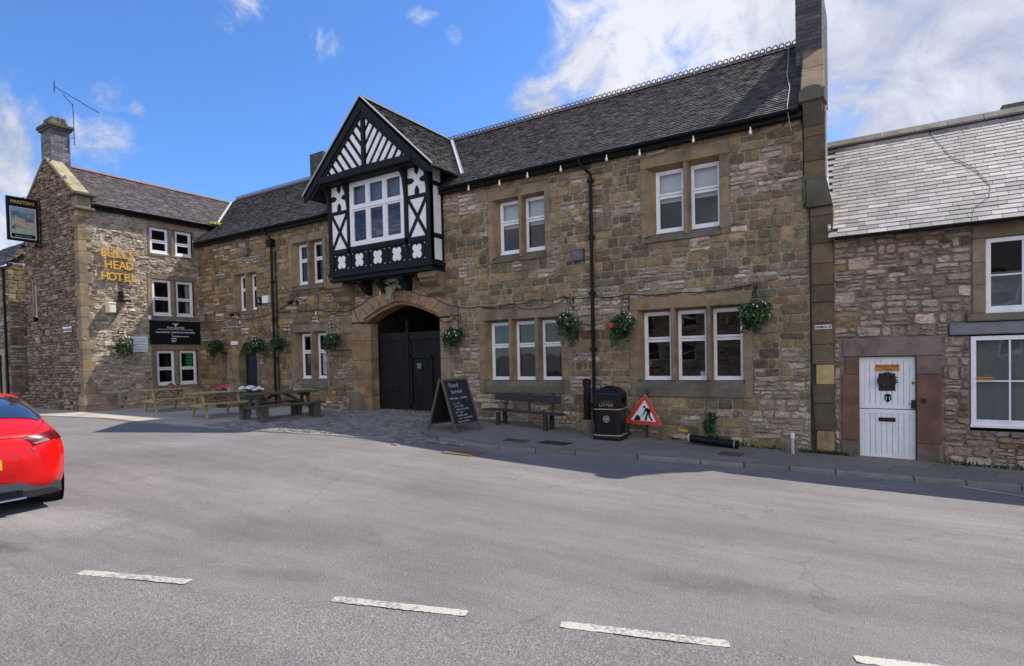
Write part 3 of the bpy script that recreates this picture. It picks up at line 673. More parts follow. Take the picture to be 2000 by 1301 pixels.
tiles(rb, Pm, -25.4, -1.27, SM, .112, .165, rr, TP, km)
rb.add([Pm(-25.4, -.02, -.01), Pm(-1.27, -.02, -.01), Pm(-1.27, SM, -.01), Pm(-25.4, SM, -.01)], [(0, 1, 2, 3)], (.03, .03, .03))
rb.add([(-25.4, RY, RZ), (-1.2, RY, RZ), (-1.2, RY+3.3, RZ-SL*3.3), (-25.4, RY+3.3, RZ-SL*3.3)], [(0, 1, 2, 3)], (.09, .08, .07))
roof = rb.build('roof', 'tile', inn)
cb = MB(); x = -25.3
while x < -1.75:
    c = (1, 1, 1)
    for sg in (-1, 1):
        cb.add([(x+.004, RY, RZ+.055), (x+.446, RY, RZ+.055), (x+.446, RY+sg*.15, RZ-.055), (x+.004, RY+sg*.15, RZ-.055)], [(0, 1, 2, 3)])
    cb.box(x+.01, x+.44, RY-.016, RY+.016, RZ+.04, RZ+.085)
    for k in range(3):
        cx = x+.075+k*.15
        cb.tube([(cx-.056, RY, RZ+.08), (cx-.056, RY, RZ+.12)]+[(cx-.056*math.cos(a), RY, RZ+.12+.056*math.sin(a)) for a in [math.pi*i/6 for i in range(1, 6)]]+[(cx+.056, RY, RZ+.12), (cx+.056, RY, RZ+.08)], .0165, 5, cap=False)
    x += .45
cb.build('ridge_cresting', 'terracotta', roof)
# gutter, fascia and downpipes
def gutter(parent, x0, x1, y, z, name='gutter', r=.065, axis='x'):
    b = MB(); n = 8; prof = [(r*math.cos(math.pi+math.pi*i/n), r*math.sin(math.pi+math.pi*i/n)) for i in range(n+1)]
    prof += [(p*.82, q*.82+.002) for p, q in prof[::-1]]
    if axis == 'x': b.prism(prof, x0, x1, lambda u, v, w: (w, y+u, z+v))
    else: b.prism(prof, x0, x1, lambda u, v, w: (y+u, w, z+v))
    return b.build(name, 'black', parent)
gutter(inn, -22.75, -15.15, 12.72, 6.34); gutter(inn, -10.3, -1.26, 12.72, 6.34)
b = MB(); b.box(-22.95, -1.22, 12.80, 12.96, 6.20, 6.36); b.box(-22.95, -1.22, 12.80, 13.02, 6.30, 6.345); b.build('fascia', 'black', inn)
def downpipe(x, y, zt, zb, hop=False):
    b = MB(); b.tube([(x-.22, 12.72, zt), (x-.2, 12.76, zt-.10), (x, y, zt-.34), (x, y, zb)], .043, 10)
    z = zt-.5
    while z > zb: b.box(x-.075, x+.075, y-.03, y+.045, z-.035, z+.035); b.tube([(x, y, z-.05), (x, y, z+.05)], .055, 10); z -= 1.35
    if hop: b.prism([(-.11, 0), (.11, 0), (.15, .26), (-.15, .26)], y-.10, y+.08, lambda u, v, w: (x+u-.02, w, zt-.62+v))
    b.build('downpipe', 'black', inn, smooth=False)
downpipe(-5.80, 12.90, 6.28, -.33); downpipe(-18.12, 12.88, 6.28, -.0, True)
b = MB(); b.tube([(-17.97, 12.93, 5.5), (-17.96, 12.93, 0)], .02, 6); b.build('conduit', 'black', inn)
# chimneys
def chimney(parent, x0, x1, y0, y1, z0, z1, pal, name='chimney', cap=True, course=.09):
    rnd = random.Random(int(x0*10)); b = MB()
    b.box(x0+.012, x1-.012, y0+.012, y1-.012, z0, z1, (.10, .09, .085))
    for (fn, a, c) in ((FY(y0+.012), x0, x1), (lambda u, v, d: (x1-.012+d, u, v), y0, y1), (lambda u, v, d: (x0+.012-d, u, v), y0, y1), (lambda u, v, d: (u, y1-.012+d, v), x0, x1)):
        z = z0; r = 0
        while z < z1-.01:
            u = a-(0 if r % 2 else .11)
            while u < c:
                p, q = max(a, u), min(c, u+.22)
                if q-p > .02: b.prism([(p+.004, z+.004), (q-.004, z+.004), (q-.004, min(z+course, z1)-.004), (p+.004, min(z+course, z1)-.004)], -.005, .012+rnd.uniform(-.002, .003), lambda u_, v_, w_: fn(u_, v_, w_), pickf(rnd, pal))
                u += .22
            z += course; r += 1
    if cap:
        b.box(x0-.06, x1+.06, y0-.06, y1+.06, z1-.28, z1-.18, (.09, .085, .08)); b.box(x0-.12, x1+.12, y0-.12, y1+.12, z1-.18, z1-.06, (.085, .08, .07)); b.box(x0-.03, x1+.03, y0-.03, y1+.03, z1-.06, z1+.18, (.13, .12, .08))
    return b.build(name, 'brick', parent)
GREYB = [(.07, .063, .068), (.06, .055, .06), (.085, .075, .078), (.05, .045, .05)]
chimney(inn, -1.52, -.99, 14.87, 16.7, 7.6, 9.85, GREYB, cap=False)
for yy in (15.3, 16.3):
    b = MB(); b.lathe([(.15, 9.9), (.13, 10.0), (.12, 10.4), (.15, 10.42), (.15, 10.47), (.10, 10.47), (.10, 9.95)], -1.21, yy, 14); b.build('chimney_pot', 'terracotta', inn)
chimney(inn, -21.25, -20.38, 17.2, 18.0, 8.0, 10.75, GREYB, cap=False)
b = MB(); b.tube([Pm(-1.80, 4.2, .05), Pm(-1.70, 3.0, .05), Pm(-1.66, 2.2, .05), Pm(-1.52, 1.2, .05), Pm(-1.47, .1, .06), (-1.45, 12.68, 6.3), (-1.42, 12.95, 6.0)], .005, 5); b.build('aerial_cable', plain('white_cable', (.55, .55, .55)), inn)
# gateway
b = MB(); rv = random.Random(9)
uc, hf = -12.19, 1.56
def zi(u): s = min(abs(u-uc)/hf, 1); return 2.74+.50*(1-s**1.55)
def zo(s): return 3.16+.56*(1-abs(s)**1.45)
NV = 11
for i in range(NV):
    s0, s1 = -1+2*i/NV+.004, -1+2*(i+1)/NV-.004
    ui = [uc+hf*s0, uc+hf*(s0+s1)/2, uc+hf*s1]; uo = [uc+(hf+.50)*s0, uc+(hf+.5)*s1]
    zo0, zo1 = zo(s0), zo(s1)
    P = [(ui[0], zi(ui[0])), (ui[1], zi(ui[1])), (ui[2], zi(ui[2])), (uo[1], zo1), (uo[0], zo0)]
    c = dcol(rv, 1.18); c = (c[0]*1.12, c[1]*.98, c[2]*.93)
    b.prism([(p+(uc-p)*.0, q+.10*(1 if k < 3 else 0)) for k, (p, q) in enumerate(P)], -.12, .045+rv.uniform(-.004, .004), lambda u, v, w: f0(u, v, w), c)
    b.prism([P[0], P[1], P[2], (P[2][0], P[2][1]+.2), (P[0][0], P[0][1]+.2)], -.55, -.05, lambda u, v, w: f0(u, v, w), (c[0]*.95, c[1]*.95, c[2]*.95))
zz = -.2
for h in (.62, .55, .6, .62, .55):
    h = h*2.94/2.94; top = min(zz+h, 2.78)
    c = dcol(rv, 1.1)
    b.prism([(-14.24, .04), (-13.93, .04), (-13.66, -.22), (-13.66, -.55), (-14.24, -.55)], zz+.003, top-.003, lambda u, w, v: f0(u, v, w), (c[0]*1.1, c[1], c[2]*.95))
    c = dcol(rv, 1.1)
    b.prism([(-10.27, .035), (-10.60, .035), (-10.69, -.06), (-10.69, -.55), (-10.27, -.55)], zz+.003, top-.003, lambda u, w, v: f0(u, v, w), c)
    zz = top
b.prism([(-14.24, 2.78), (-13.70, 2.78), (-13.70, 2.9), (-14.2, 3.16)], -.5, .04, lambda u, v, w: f0(u, v, w), dcol(rv, 1.15))
b.prism([(-10.27, 2.78), (-10.69, 2.78), (-10.66, 2.9), (-10.15, 3.16), (-9.96, 2.98), (-9.96, 2.78)], -.5, .035, lambda u, v, w: f0(u, v, w), dcol(rv, 1.05))
for (a, c, d, e) in ((-15.0, -14.25, 1.92, 2.45), (-15.0, -14.25, 2.46, 3.03), (-10.26, -9.96, 1.92, 2.35), (-10.26, -9.96, 2.36, 2.775)):
    b.prism([(a+.003, d), (c-.003, d), (c-.003, e), (a+.003, e)], -.2, .03+rv.uniform(-.004, .004), lambda u, v, w: f0(u, v, w), dcol(rv, 1.05))
b.build('gateway_arch', 'dress', inn, bevel=.012)
b = MB(); b.rings([[(-14.02+.30*rr_*math.cos(a), 12.93-.26*rr_*abs(math.sin(a)), z_) for a in [math.pi*i/8 for i in range(9)]] for rr_, z_ in ((1.12, -.15), (1.0, .16), (.9, .36), (.62, .52), (.3, .57))], (.16, .13, .10)); b.build('guard_stone', 'dress', inn)
# passage behind the gates
b = MB(); P = [(-14.05, -.1), (-10.6, -.1), (-10.6, 3.6), (-14.05, 3.6)]
vs = [f0(u, v, -.5) for u, v in P]+[f0(u, v, -5.5) for u, v in P]
b.add(vs, [(4, 5, 6, 7), (0, 1, 5, 4), (1, 2, 6, 5), (2, 3, 7, 6), (3, 0, 4, 7)], (.08, .07, .06)); b.build('passage', 'stone', inn)
fg = FY(13.6)
def leaf(a, c, wick=None):
    rnd = random.Random(int(a*7)); b = MB(); n = max(3, round((c-a)/.115)); top = 2.40
    for i in range(n):
        p, q = a+(c-a)*i/n, a+(c-a)*(i+1)/n; b.prism([(p+.004, .0), (q-.004, .0), (q-.004, top), (p+.004, top)], -.04, rnd.uniform(-.002, .003), lambda u, v, w: fg(u, v, w))
    for (z0, z1) in ((top-.22, top+.02), (-.03, .18), (.56, .60)): b.prism([(a, z0), (c, z0), (c, z1), (a, z1)], -.01, .035, lambda u, v, w: fg(u, v, w))
    for (p, q) in ((a, a+.11), (c-.11, c)): b.prism([(p, 0), (q, 0), (q, top), (p, top)], -.01, .033, lambda u, v, w: fg(u, v, w))
    o = b.build('gate_leaf', 'gate', inn, bevel=.004)
    if wick:
        b = MB(); x0, x1, z0, z1 = wick
        for (p, q, r, s) in ((x0, x1, z1-.07, z1), (x0, x0+.07, z0, z1), (x1-.07, x1, z0, z1), (x0, x1, z0, z0+.07)): b.prism([(p, r), (q, r), (q, s), (p, s)], .03, .055, lambda u, v, w: fg(u, v, w))
        b.build('wicket_frame', 'gate', o)
        b = MB(); b.prism([(-12.05, 1.22), (-11.86, 1.22), (-11.86, 1.46), (-12.05, 1.46)], .03, .036, lambda u, v, w: fg(u, v, w)); b.build('notice', 'black', o)
        text('notice_lettering', 'PLEASE\nKEEP\nCLEAR', .055, .001, plain('paper', (.7, .7, .75)), o, face_mat((-11.955, 13.56, 1.40), (1, 0, 0), (0, 0, 1)))
leaf(-14.02, -12.44); leaf(-12.40, -10.80, (-12.32, -11.42, .1, 1.68))
b = MB(); b.lathe([(.05, 2.38), (.05, 2.55), (.09, 2.58), (.06, 2.66), (.075, 2.74), (.03, 2.82), (0, 2.86)], -12.42, 13.58, 12); b.box(-12.48, -12.36, 13.53, 13.61, 0, 2.42); b.build('gate_post', 'gate', inn)
# arched doorway at the left end
b = MB(); dc = -19.87
def dz(u): s = min(abs(u-dc)/.57, 1); return 1.80+.55*(1-s**1.9)
pts = [dc-.57+1.14*i/10 for i in range(11)]
for i in range(5):
    a, c = pts[2*i], pts[2*i+2]; m_ = (a+c)/2
    zt = 2.60; ul = DOOR[0] if i == 0 else a; ur = DOOR[1] if i == 4 else c
    b.prism([(a+.002, dz(a)), (m_, dz(m_)), (c-.002, dz(c)), (ur-.002, zt), (ul+.002, zt)], -.3, .025+rv.uniform(-.004, .004), lambda u, v, w: f0(u, v, w), dcol(rv, 1.0))
for (a, c) in ((DOOR[0], dc-.57), (dc+.57, DOOR[1])):
    z = -.15
    for h in (.5, .5, .45, .52):
        P = [(a, z+.002), (c, z+.002), (c, z+h), (a, z+h)]
        if z+h > 1.7: P = [(a, z+.002), (c, z+.002), (c, dz(c)), (a, 2.59)] if a == DOOR[0] else [(a, z+.002), (c, z+.002), (c, 2.59), (a, dz(a))]
        b.prism(P, -.3, .025+rv.uniform(-.004, .004), lambda u, v, w: f0(u, v, w), dcol(rv, 1.0)); z += h
b.build('doorway_arch', 'dress', inn, bevel=.01)
b = MB(); b.prism([(dc-.6, -.1), (dc+.6, -.1), (dc+.6, 2.4), (dc-.6, 2.4)], -.36, -.32, lambda u, v, w: f0(u, v, w))
for k in range(2):
    for j in range(3): b.prism([(dc-.42+k*.46, .15+j*.68), (dc-.06+k*.46, .15+j*.68), (dc-.06+k*.46, .68+j*.68), (dc-.42+k*.46, .68+j*.68)], -.33, -.308, lambda u, v, w: f0(u, v, w))
b.build('door', plain('dark_blue_paint', (.012, .02, .035), .45), inn, bevel=.006)
surround(inn, f0, -21.72, -21.05, .75, 2.12, [(-21.52, -21.17)], .95, 2.0, (-21.58, -21.15, .93, 2.0), seed=3)
sash(inn, f0, -21.54, -21.16, .95, 2.0); room(inn, f0, -21.75, -21.0, .8, 2.1)
# ---- oriel bay over the gateway
oriel = MB(); OX0, OX1, OY = -14.53, -10.39, 12.42
fo = FY(OY)
def ob(b, a, c, d, e, p0, p1, fn=fo, col=None): b.prism([(a, d), (c, d), (c, e), (a, e)], p0, p1, lambda u, v, w: fn(u, v, w), col)
# sill beam in three moulded steps
oriel.box(OX0-.02, OX1+.02, OY-.03, 13.0, 4.04, 4.12); oriel.box(OX0+.03, OX1-.03, OY+.02, 13.0, 4.12, 4.18); oriel.box(OX0-.05, OX1+.05, OY-.06, 13.0, 4.18, 4.30)
oriel.box(OX0+.15, OX1-.15, OY+.12, 13.0, 4.00, 4.04)
for (z0, z1, d) in ((4.30, 4.36, .03), (4.88, 5.02, .03), (6.98, 7.12, .03)): ob(oriel, OX0, OX1, z0, z1, -.05, d)
for x in (OX0, OX1-.14): ob(oriel, x, x+.14, 4.30, 7.1, -.14, .035)
for x in (-13.70, -11.34): ob(oriel, x, x+.13, 4.88, 7.1, -.05, .03)
for a, c in ((OX0+.14, -13.70), (-11.21, OX1-.14)):
    ob(oriel, a, c, 6.10, 6.20, -.05, .02)
    for (p, q) in (((a, 5.02), (c, 6.10)), ((a, 6.10), (c, 5.02))):
        oriel.bar((p[0], OY-.0, p[1]), (q[0], OY-.0, q[1]), .05, .095, up=(0, 1, 0)) if False else None
        d = Vector((q[0]-p[0], 0, q[1]-p[1])).normalized(); s = Vector((-d.z, 0, d.x))*.05
        P = [(p[0]+s.x, p[1]+s.z), (p[0]-s.x, p[1]-s.z), (q[0]-s.x, q[1]-s.z), (q[0]+s.x, q[1]+s.z)]
        oriel.prism(P, -.03, .012 if q[1] > p[1] else .008, lambda u, v, w: fo(u, v, w))
    # K motif panels above: pierced timber with blunt cusps
    mx_, mz = (a+c)/2, 6.60
    for (cx_, cz_, dx_, dz_) in ((mx_, 6.20, 0, 1), (mx_, 6.99, 0, -1), (a, mz, 1, 0), (c, mz, -1, 0)):
        L = .20
        P = [(cx_-.075*dz_*1-(.0), cz_-.075*dx_)]
        nx, nz_ = -dz_, dx_
        P = [(cx_+nx*.075, cz_+nz_*.075), (cx_+nx*.075+dx_*L*.75, cz_+nz_*.075+dz_*L*.75), (cx_+dx_*L*1.25, cz_+dz_*L*1.25), (cx_-nx*.075+dx_*L*.75, cz_-nz_*.075+dz_*L*.75), (cx_-nx*.075, cz_-nz_*.075)]
        oriel.prism(P, -.03, .014, lambda u, v, w: fo(u, v, w))
for i in range(6):
    x = OX0+.10+(OX1-OX0-.2-.09)*i/5; ob(oriel, x, x+.09, 4.36, 4.88, -.05, .03)
# black ground panels behind the quatrefoils
ob(oriel, OX0+.1, OX1-.1, 4.36, 4.88, -.06, -.012)
# the window post heads, return wall posts
for x, sg in ((OX1, 1), (OX0, -1)):
    for (y0, y1) in ((OY, OY+.10), (12.9, 13.0)): oriel.box(min(x, x-.14*sg), max(x, x-.14*sg)+0, y0, y1, 4.3, 7.1)
    for (z0, z1) in ((4.30, 4.36), (4.96, 5.10), (6.42, 6.55), (6.98, 7.1)): oriel.box(min(x-.1*sg, x-.003*sg), max(x-.1*sg, x-.003*sg), OY+.1, 12.9, z0, z1)
ori = oriel.build('oriel', 'timber', inn, bevel=.006)
b = MB()
for a, c in ((OX0+.14, -13.70), (-11.21, OX1-.14)): b = MB(); ob(b, a, c, 5.0, 7.0, -.05, -.015); b.build('infill_panel', 'render', ori)
for x, sg in ((OX1, 1), (OX0, -1)): b = MB(); b.box(min(x-.05*sg, x-.02*sg), max(x-.05*sg, x-.02*sg), OY+.05, 12.95, 4.34, 7.0); b.build('infill_panel', 'render', ori)
for i in range(5):
    x = OX0+.10+.045+(OX1-OX0-.29)*(i+.5)/5; b = MB(); q = []
    for k in range(48):
        a = 2*math.pi*k/48; r = .205*(abs(math.cos(2*(a-math.pi/4)))**.75*.50+.56)
        q.append((x+r*math.cos(a)*.92, 4.62+r*math.sin(a)*1.08))
    b.prism(q, -.03, -.002, lambda u, v, w: fo(u, v, w)); b.build('quatrefoil', 'render', ori)
b = MB()
for i in range(6):
    x = OX0+.145+(OX1-OX0-.29)*i/5
    for dx in (-.10, .10):
        for z in (4.41, 4.83):
            if OX0+.05 < x+dx < OX1-.05: b.prism([(x+dx+.014*math.cos(a), z+.014*math.sin(a)) for a in [math.pi*k/4 for k in range(8)]], -.02, .0, lambda u, v, w: fo(u, v, w))
b.build('stud', 'render', ori)
# casement window: three lights with a transom
b = MB(); wx0, wx1, wz0, wz1 = -13.55, -11.36, 5.04, 6.96
for (a, c, d, e, p) in ((wx0, wx0+.09, wz0, wz1, .03), (wx1-.09, wx1, wz0, wz1, .03), (wx0+.09, wx1-.09, wz0, wz0+.10, .028), (wx0+.09, wx1-.09, wz1-.08, wz1, .028), (wx0+.09, wx1-.09, 6.14, 6.23, .033)): ob(b, a, c, d, e, -.06, p)
cw = (wx1-wx0-.18-.16)/3
for i in (1, 2): x = wx0+.09+cw*i+.08*(i-1); ob(b, x, x+.08, wz0+.1, wz1-.08, -.06, .026)
for i in range(3):
    x0 = wx0+.09+(cw+.08)*i
    for (d, e) in ((wz0+.10, 6.14), (6.23, wz1-.08)):
        for (a, c, g, h) in ((x0, x0+.05, d, e), (x0+cw-.05, x0+cw, d, e), (x0+.05, x0+cw-.05, d, d+.05), (x0+.05, x0+cw-.05, e-.05, e)): ob(b, a, c, g, h, -.05, .008)
ow = b.build('window', 'white', ori, bevel=.004)
b = MB(); b.add([fo(wx0+.05, wz0+.05, -.03), fo(wx1-.05, wz0+.05, -.03), fo(wx1-.05, wz1-.05, -.03), fo(wx0+.05, wz1-.05, -.03)], [(0, 1, 2, 3)]); 
# panes set at slightly different angles, as old glazing is
b = MB(); rg = random.Random(8)
for i in range(3):
    x0 = wx0+.09+(cw+.08)*i
    for (d, e) in ((wz0+.10, 6.14), (6.23, wz1-.08)):
        t1, t2 = rg.uniform(-.006, .006), rg.uniform(-.005, .005)
        b.add([fo(x0+.03, d+.03, -.025+t1+t2), fo(x0+cw-.03, d+.03, -.025-t1+t2), fo(x0+cw-.03, e-.03, -.025-t1-t2), fo(x0+.03, e-.03, -.025+t1-t2)], [(0, 1, 2, 3)])
b.build('pane', 'glass', ow)
b = MB(); n = 60
vs = []
for i in range(n+1):
    u = wx0+(wx1-wx0)*i/n; vs += [fo(u, 6.05, -.16+.012*math.sin(i*1.7)), fo(u, 6.95, -.16+.012*math.sin(i*1.7))]
b.add(vs, [(2*i, 2*i+2, 2*i+3, 2*i+1) for i in range(n)]); b.build('curtain', plain('cloth_32', (.2, .21, .24), .9), ow)
room(ori, FY(OY-.15), OX0+.1, OX1-.1, 4.4, 6.98, .75)
# gable of the oriel: bargeboards, tie beam, white bars
DX, DZ, DY0 = -12.58, 9.17, 12.0; DS = (DZ-6.74)/2.60; DA = math.atan(DS)
b = MB()
def dzr(x): return DZ-DS*abs(x-DX)
for sg in (-1, 1):
    ex = DX+sg*2.60
    b.prism([(DX, dzr(DX)+.03), (ex, dzr(ex)+.03), (ex, dzr(ex)-.20), (ex-sg*.18, dzr(ex)-.13), (DX, DZ-.36)], DY0, DY0+.06, lambda u, v, w: (u, w, v))
    b.prism([(DX, DZ-.30), (DX+sg*2.45, DZ-.30-DS*2.45+.16), (DX+sg*2.3, DZ-.42-DS*2.3), (DX, DZ-.50)], DY0+.045, DY0+.12, lambda u, v, w: (u, w, v))
bg_ = b.build('bargeboard', 'timber', ori, bevel=.008)
b = MB(); tz = 6.99
b.prism([(-14.47, tz+.01), (-10.68, tz+.01), (-10.75, tz+.19), (-12.58, tz+.23), (-14.40, tz+.19)], DY0-.02, DY0+.16, lambda u, v, w: (u, w, v))
b.prism([(DX-.06, tz+.2), (DX+.06, tz+.2), (DX+.06, DZ-.45), (DX-.06, DZ-.45)], DY0+.05, DY0+.14, lambda u, v, w: (u, w, v))
b.box(DX-2.2, DX+2.2, DY0+.1, 13.0, 6.96, 7.02)
b.prism([(DX-.005, DZ-.45), (DX-1.9, 7.2), (DX+1.9, 7.2)], DY0+.12, DY0+.2, lambda u, v, w: (u, w, v))
b.build('tie_beam', 'timber', ori, bevel=.008)
b = MB()          # white bars slant up towards the king post in mirrored pairs
zt0 = tz+.24
for sg in (-1, 1):
    for k in range(9):
        wdt = .165
        # strip running parallel to a steep diagonal, clipped to the gable triangle
        def lim(x): return DZ-.56-DS*abs(x)
        m_ = 1.30
        # line: z = zbase + m*(x - x0) clipped; x measured out from the king post
        x0 = .11+.0
        def clip_poly(poly, fnk):
            out = []
            for i in range(len(poly)):
                p, q = poly[i], poly[(i+1) % len(poly)]; a, c = fnk(p), fnk(q)
                if a >= 0: out.append(p)
                if (a >= 0) != (c >= 0): t_ = a/(a-c); out.append((p[0]+(q[0]-p[0])*t_, p[1]+(q[1]-p[1])*t_))
            return out
        base = zt0+1.22-k*.40
        poly = [(-.5, base-m_*.5), (3, base+m_*3), (3, base+m_*3-wdt*1.35), (-.5, base-m_*.5-wdt*1.35)]
        poly = clip_poly(poly, lambda p: p[0]-.11); poly = clip_poly(poly, lambda p: p[1]-zt0); poly = clip_poly(poly, lambda p: lim(p[0])+.12-p[1])
        if len(poly) >= 3: b.prism([(DX+sg*p, q) for p, q in poly], DY0+.09, DY0+.118, lambda u, v, w: (u, w, v))
b.build('gable_panel', 'render', ori)
b = MB()
for x, sg in ((-14.46, 1), (-13.63, 1), (-11.28, 1), (-10.46, 1)):
    P = [(OY-.03, 7.0), (DY0+.10, 7.0), (DY0+.10, 6.90), (DY0+.22, 6.84), (DY0+.30, 6.70), (OY-.10, 6.5), (OY-.03, 6.18)]
    b = MB(); b.prism(P, x-.05, x+.06, lambda u, v, w: (w, u, v)); b.build('bracket', 'timber', ori, bevel=.006)
# dormer roof
b = MB(); rd = random.Random(31)
for sg in (-1, 1):
    def Pd(u, s, h, sg=sg): return (DX+sg*(2.62-s*math.cos(DA)+h*math.sin(DA)), u, 6.72+s*math.sin(DA)+h*math.cos(DA))
    SD = 2.62/math.cos(DA)
    def kd(u, s): z_ = 6.72+s*math.sin(DA); return u < EY+(z_-EZ)/SL+.05
    tiles(b, Pd, 12.0, 16.3, SD, .112, .165, rd, TP, kd)
    b.add([Pd(12.01, 0, -.03), Pd(13.3, 0, -.03), Pd(16.2, SD, -.03), Pd(12.01, SD, -.03)], [(0, 1, 2, 3)], (.03, .03, .03))
    b.add([Pd(12.0, -.02, .03), Pd(12.0, SD, .03), Pd(12.0, SD, -.05), Pd(12.0, -.02, -.05)], [(0, 1, 2, 3)], (.05, .05, .05))
dr = b.build('dormer_roof', 'tile', ori)
b = MB()
y = 12.0
while y < 15.9: 
    for sg in (-1, 1): b.add([(DX, y+.004, DZ+.10), (DX, y+.396, DZ+.10), (DX+sg*.14, y+.396, DZ-.03), (DX+sg*.14, y+.004, DZ-.03)], [(0, 1, 2, 3)])
    y += .4
b.build('ridge_tile', 'terracotta', ori)
b = MB()
for sg in (-1, 1):
    p = Vector((DX+sg*2.64, 13.28, 6.80)); q = Vector((DX+sg*.08, 16.15, 9.17))
    e = Vector((sg*.09, 0, 0)); b.add([p-e*.2, p+e+Vector((0, .0, .03)), q+e+Vector((0, 0, .03)), q-e*.2], [(0, 1, 2, 3)])
    b.tube([p, q], .035, 6)
b.build('valley_flashing', 'lead', ori)
b = MB()
for sg in (-1, 1):
    p = Vector((DX+sg*2.64, 11.99, 6.77)); q = Vector((DX, 11.99, DZ+.06)); b.bar(p, q, .03, .03, up=(0, 0, 1))
b.build('verge_strip', plain('pale_grey', (.5, .5, .5)), ori)
gutter(ori, 12.05, 12.9, DX+2.66, 6.70, 'gutter', .055, 'y')
# stone corbels and black beam ends under the oriel, carved bull's head
b = MB()
prof = [(13.0, 4.03), (12.48, 4.03), (12.48, 3.88), (12.54, 3.84), (12.56, 3.76), (12.74, 3.62), (12.80, 3.46), (12.98, 3.34), (13.0, 3.26)]
b.prism(prof, -14.75, -14.1, lambda u, v, w: (w, u, v), dcol(rv, 1.1)); b.build('corbel', 'dress', inn, bevel=.02); b = MB(); b.prism(prof, -10.98, -10.36, lambda u, v, w: (w, u, v), dcol(rv, .9))
b.build('corbel', 'dress', inn, bevel=.02)
for x in (-13.38, -12.62, -11.72, -11.02):
    b = MB(); b.prism([(13.0, 4.03), (12.52, 4.03), (12.50, 3.93), (12.62, 3.84), (12.74, 3.70), (12.90, 3.62), (13.0, 3.58)], x-.09, x+.09, lambda u, v, w: (w, u, v)); b.build('beam_end', 'timber', inn, bevel=.01)
def bull():
    b = MB(); cx = -12.22; rows = []
    # rings from the poll down and out to the muzzle
    for (y, z, w, h, sq) in ((12.96, 3.86, .13, .10, 0), (12.84, 3.86, .20, .13, 0), (12.74, 3.80, .215, .15, 0), (12.66, 3.70, .19, .15, 0), (12.60, 3.58, .145, .13, 0), (12.56, 3.47, .115, .105, 0), (12.52, 3.38, .125, .10, 0), (12.50, 3.31, .115, .085, 0), (12.50, 3.275, .06, .05, 0)):
        rows.append([(cx+w*math.cos(a), y+h*math.sin(a)*.75+.04, z+h*math.sin(a)*.55) for a in [2*math.pi*i/14 for i in range(14)]])
    b.rings(rows)
    for s in (-1, 1):
        b.tube([(cx+s*.16, 12.80, 3.86), (cx+s*.27, 12.76, 3.90), (cx+s*.33, 12.72, 3.98)], [.05, .04, .012], 8)
        b.tube([(cx+s*.17, 12.80, 3.78), (cx+s*.27, 12.78, 3.73), (cx+s*.31, 12.77, 3.68)], [.035, .05, .012], 8)
        b.tube([(cx+s*.125, 12.62, 3.66), (cx+s*.15, 12.585, 3.66)], [.035, .02], 8)
        b.tube([(cx+s*.05, 12.47, 3.34), (cx+s*.055, 12.455, 3.33)], [.025, .02], 6)
    b.box(cx-.22, cx+.22, 12.72, 13.0, 3.90, 4.03)
    b.build('carved_bull_head', plain('carved_stone', (.21, .18, .13), .9, bump=.8, bscale=30, var=.3, bdist=.02), inn, smooth=True)
bull()

# ================================================================ three storey wing
wing = thing('hotel_wing', 'tall three storey stone wing on the left with gold hotel lettering and end chimney', 'building', (-25, 11, 0), world=True)
fw_ = FXp(-23.0); fg_ = FY(8.91); WY = 8.91
WW = [(11.12, 12.86, 5.70, 6.95, [(11.21, 11.88), (12.13, 12.76)], 5.80, 6.75), (11.05, 12.9, 3.30, 5.0, [(11.23, 11.93), (12.10, 12.76)], 3.45, 4.80), (11.12, 12.95, .62, 2.28, [(11.31, 11.97), (12.15, 12.82)], .80, 2.10)]
hw = [(w[0], w[1], w[2], w[3]) for w in WW]
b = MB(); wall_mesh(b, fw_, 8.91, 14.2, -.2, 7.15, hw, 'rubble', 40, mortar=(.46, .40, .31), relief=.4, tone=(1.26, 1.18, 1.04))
WRX, WRZ, WE = -25.35, 8.98, 7.18; WS = (WRZ-WE)/(22.85-25.35)*-1
def gclip(u): return WE+.08+WS*(2.5-abs(u-WRX))
hg = [(-27.04, -26.62, 3.3, 4.9)]
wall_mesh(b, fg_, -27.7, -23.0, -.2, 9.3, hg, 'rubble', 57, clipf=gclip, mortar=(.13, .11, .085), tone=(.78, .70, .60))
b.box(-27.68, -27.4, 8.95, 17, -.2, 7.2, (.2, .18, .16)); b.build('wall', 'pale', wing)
b = MB(); b.prism([(-27.6, -.2), (-23.1, -.2), (-23.1, 7.1), (-25.35, 8.9), (-27.6, 7.1)], 17.2, 17.4, lambda u, v, w: (u, w, v), (.2, .18, .16)); b.build('rear_wall', 'pale', wing)
b = MB(); z = -.2; k = 0; rq = random.Random(77)
while z < 6.95:
    h = min(rq.uniform(.28, .42), 6.95-z); L1, L2 = (.34, .22) if k % 2 else (.22, .36)
    c = dcol(rq, 1.05) if rq.random() < .8 else pickf(rq, OCHRE)
    if z < .3: L1, L2 = .4, 1.0; c = (.34, .24, .17)
    b.box(-23.0-L1, -22.965, WY-.035, WY+L2, z+.003, z+h-.003, c); z += h; k += 1
b.build('quoin', 'dress', wing, bevel=.012)
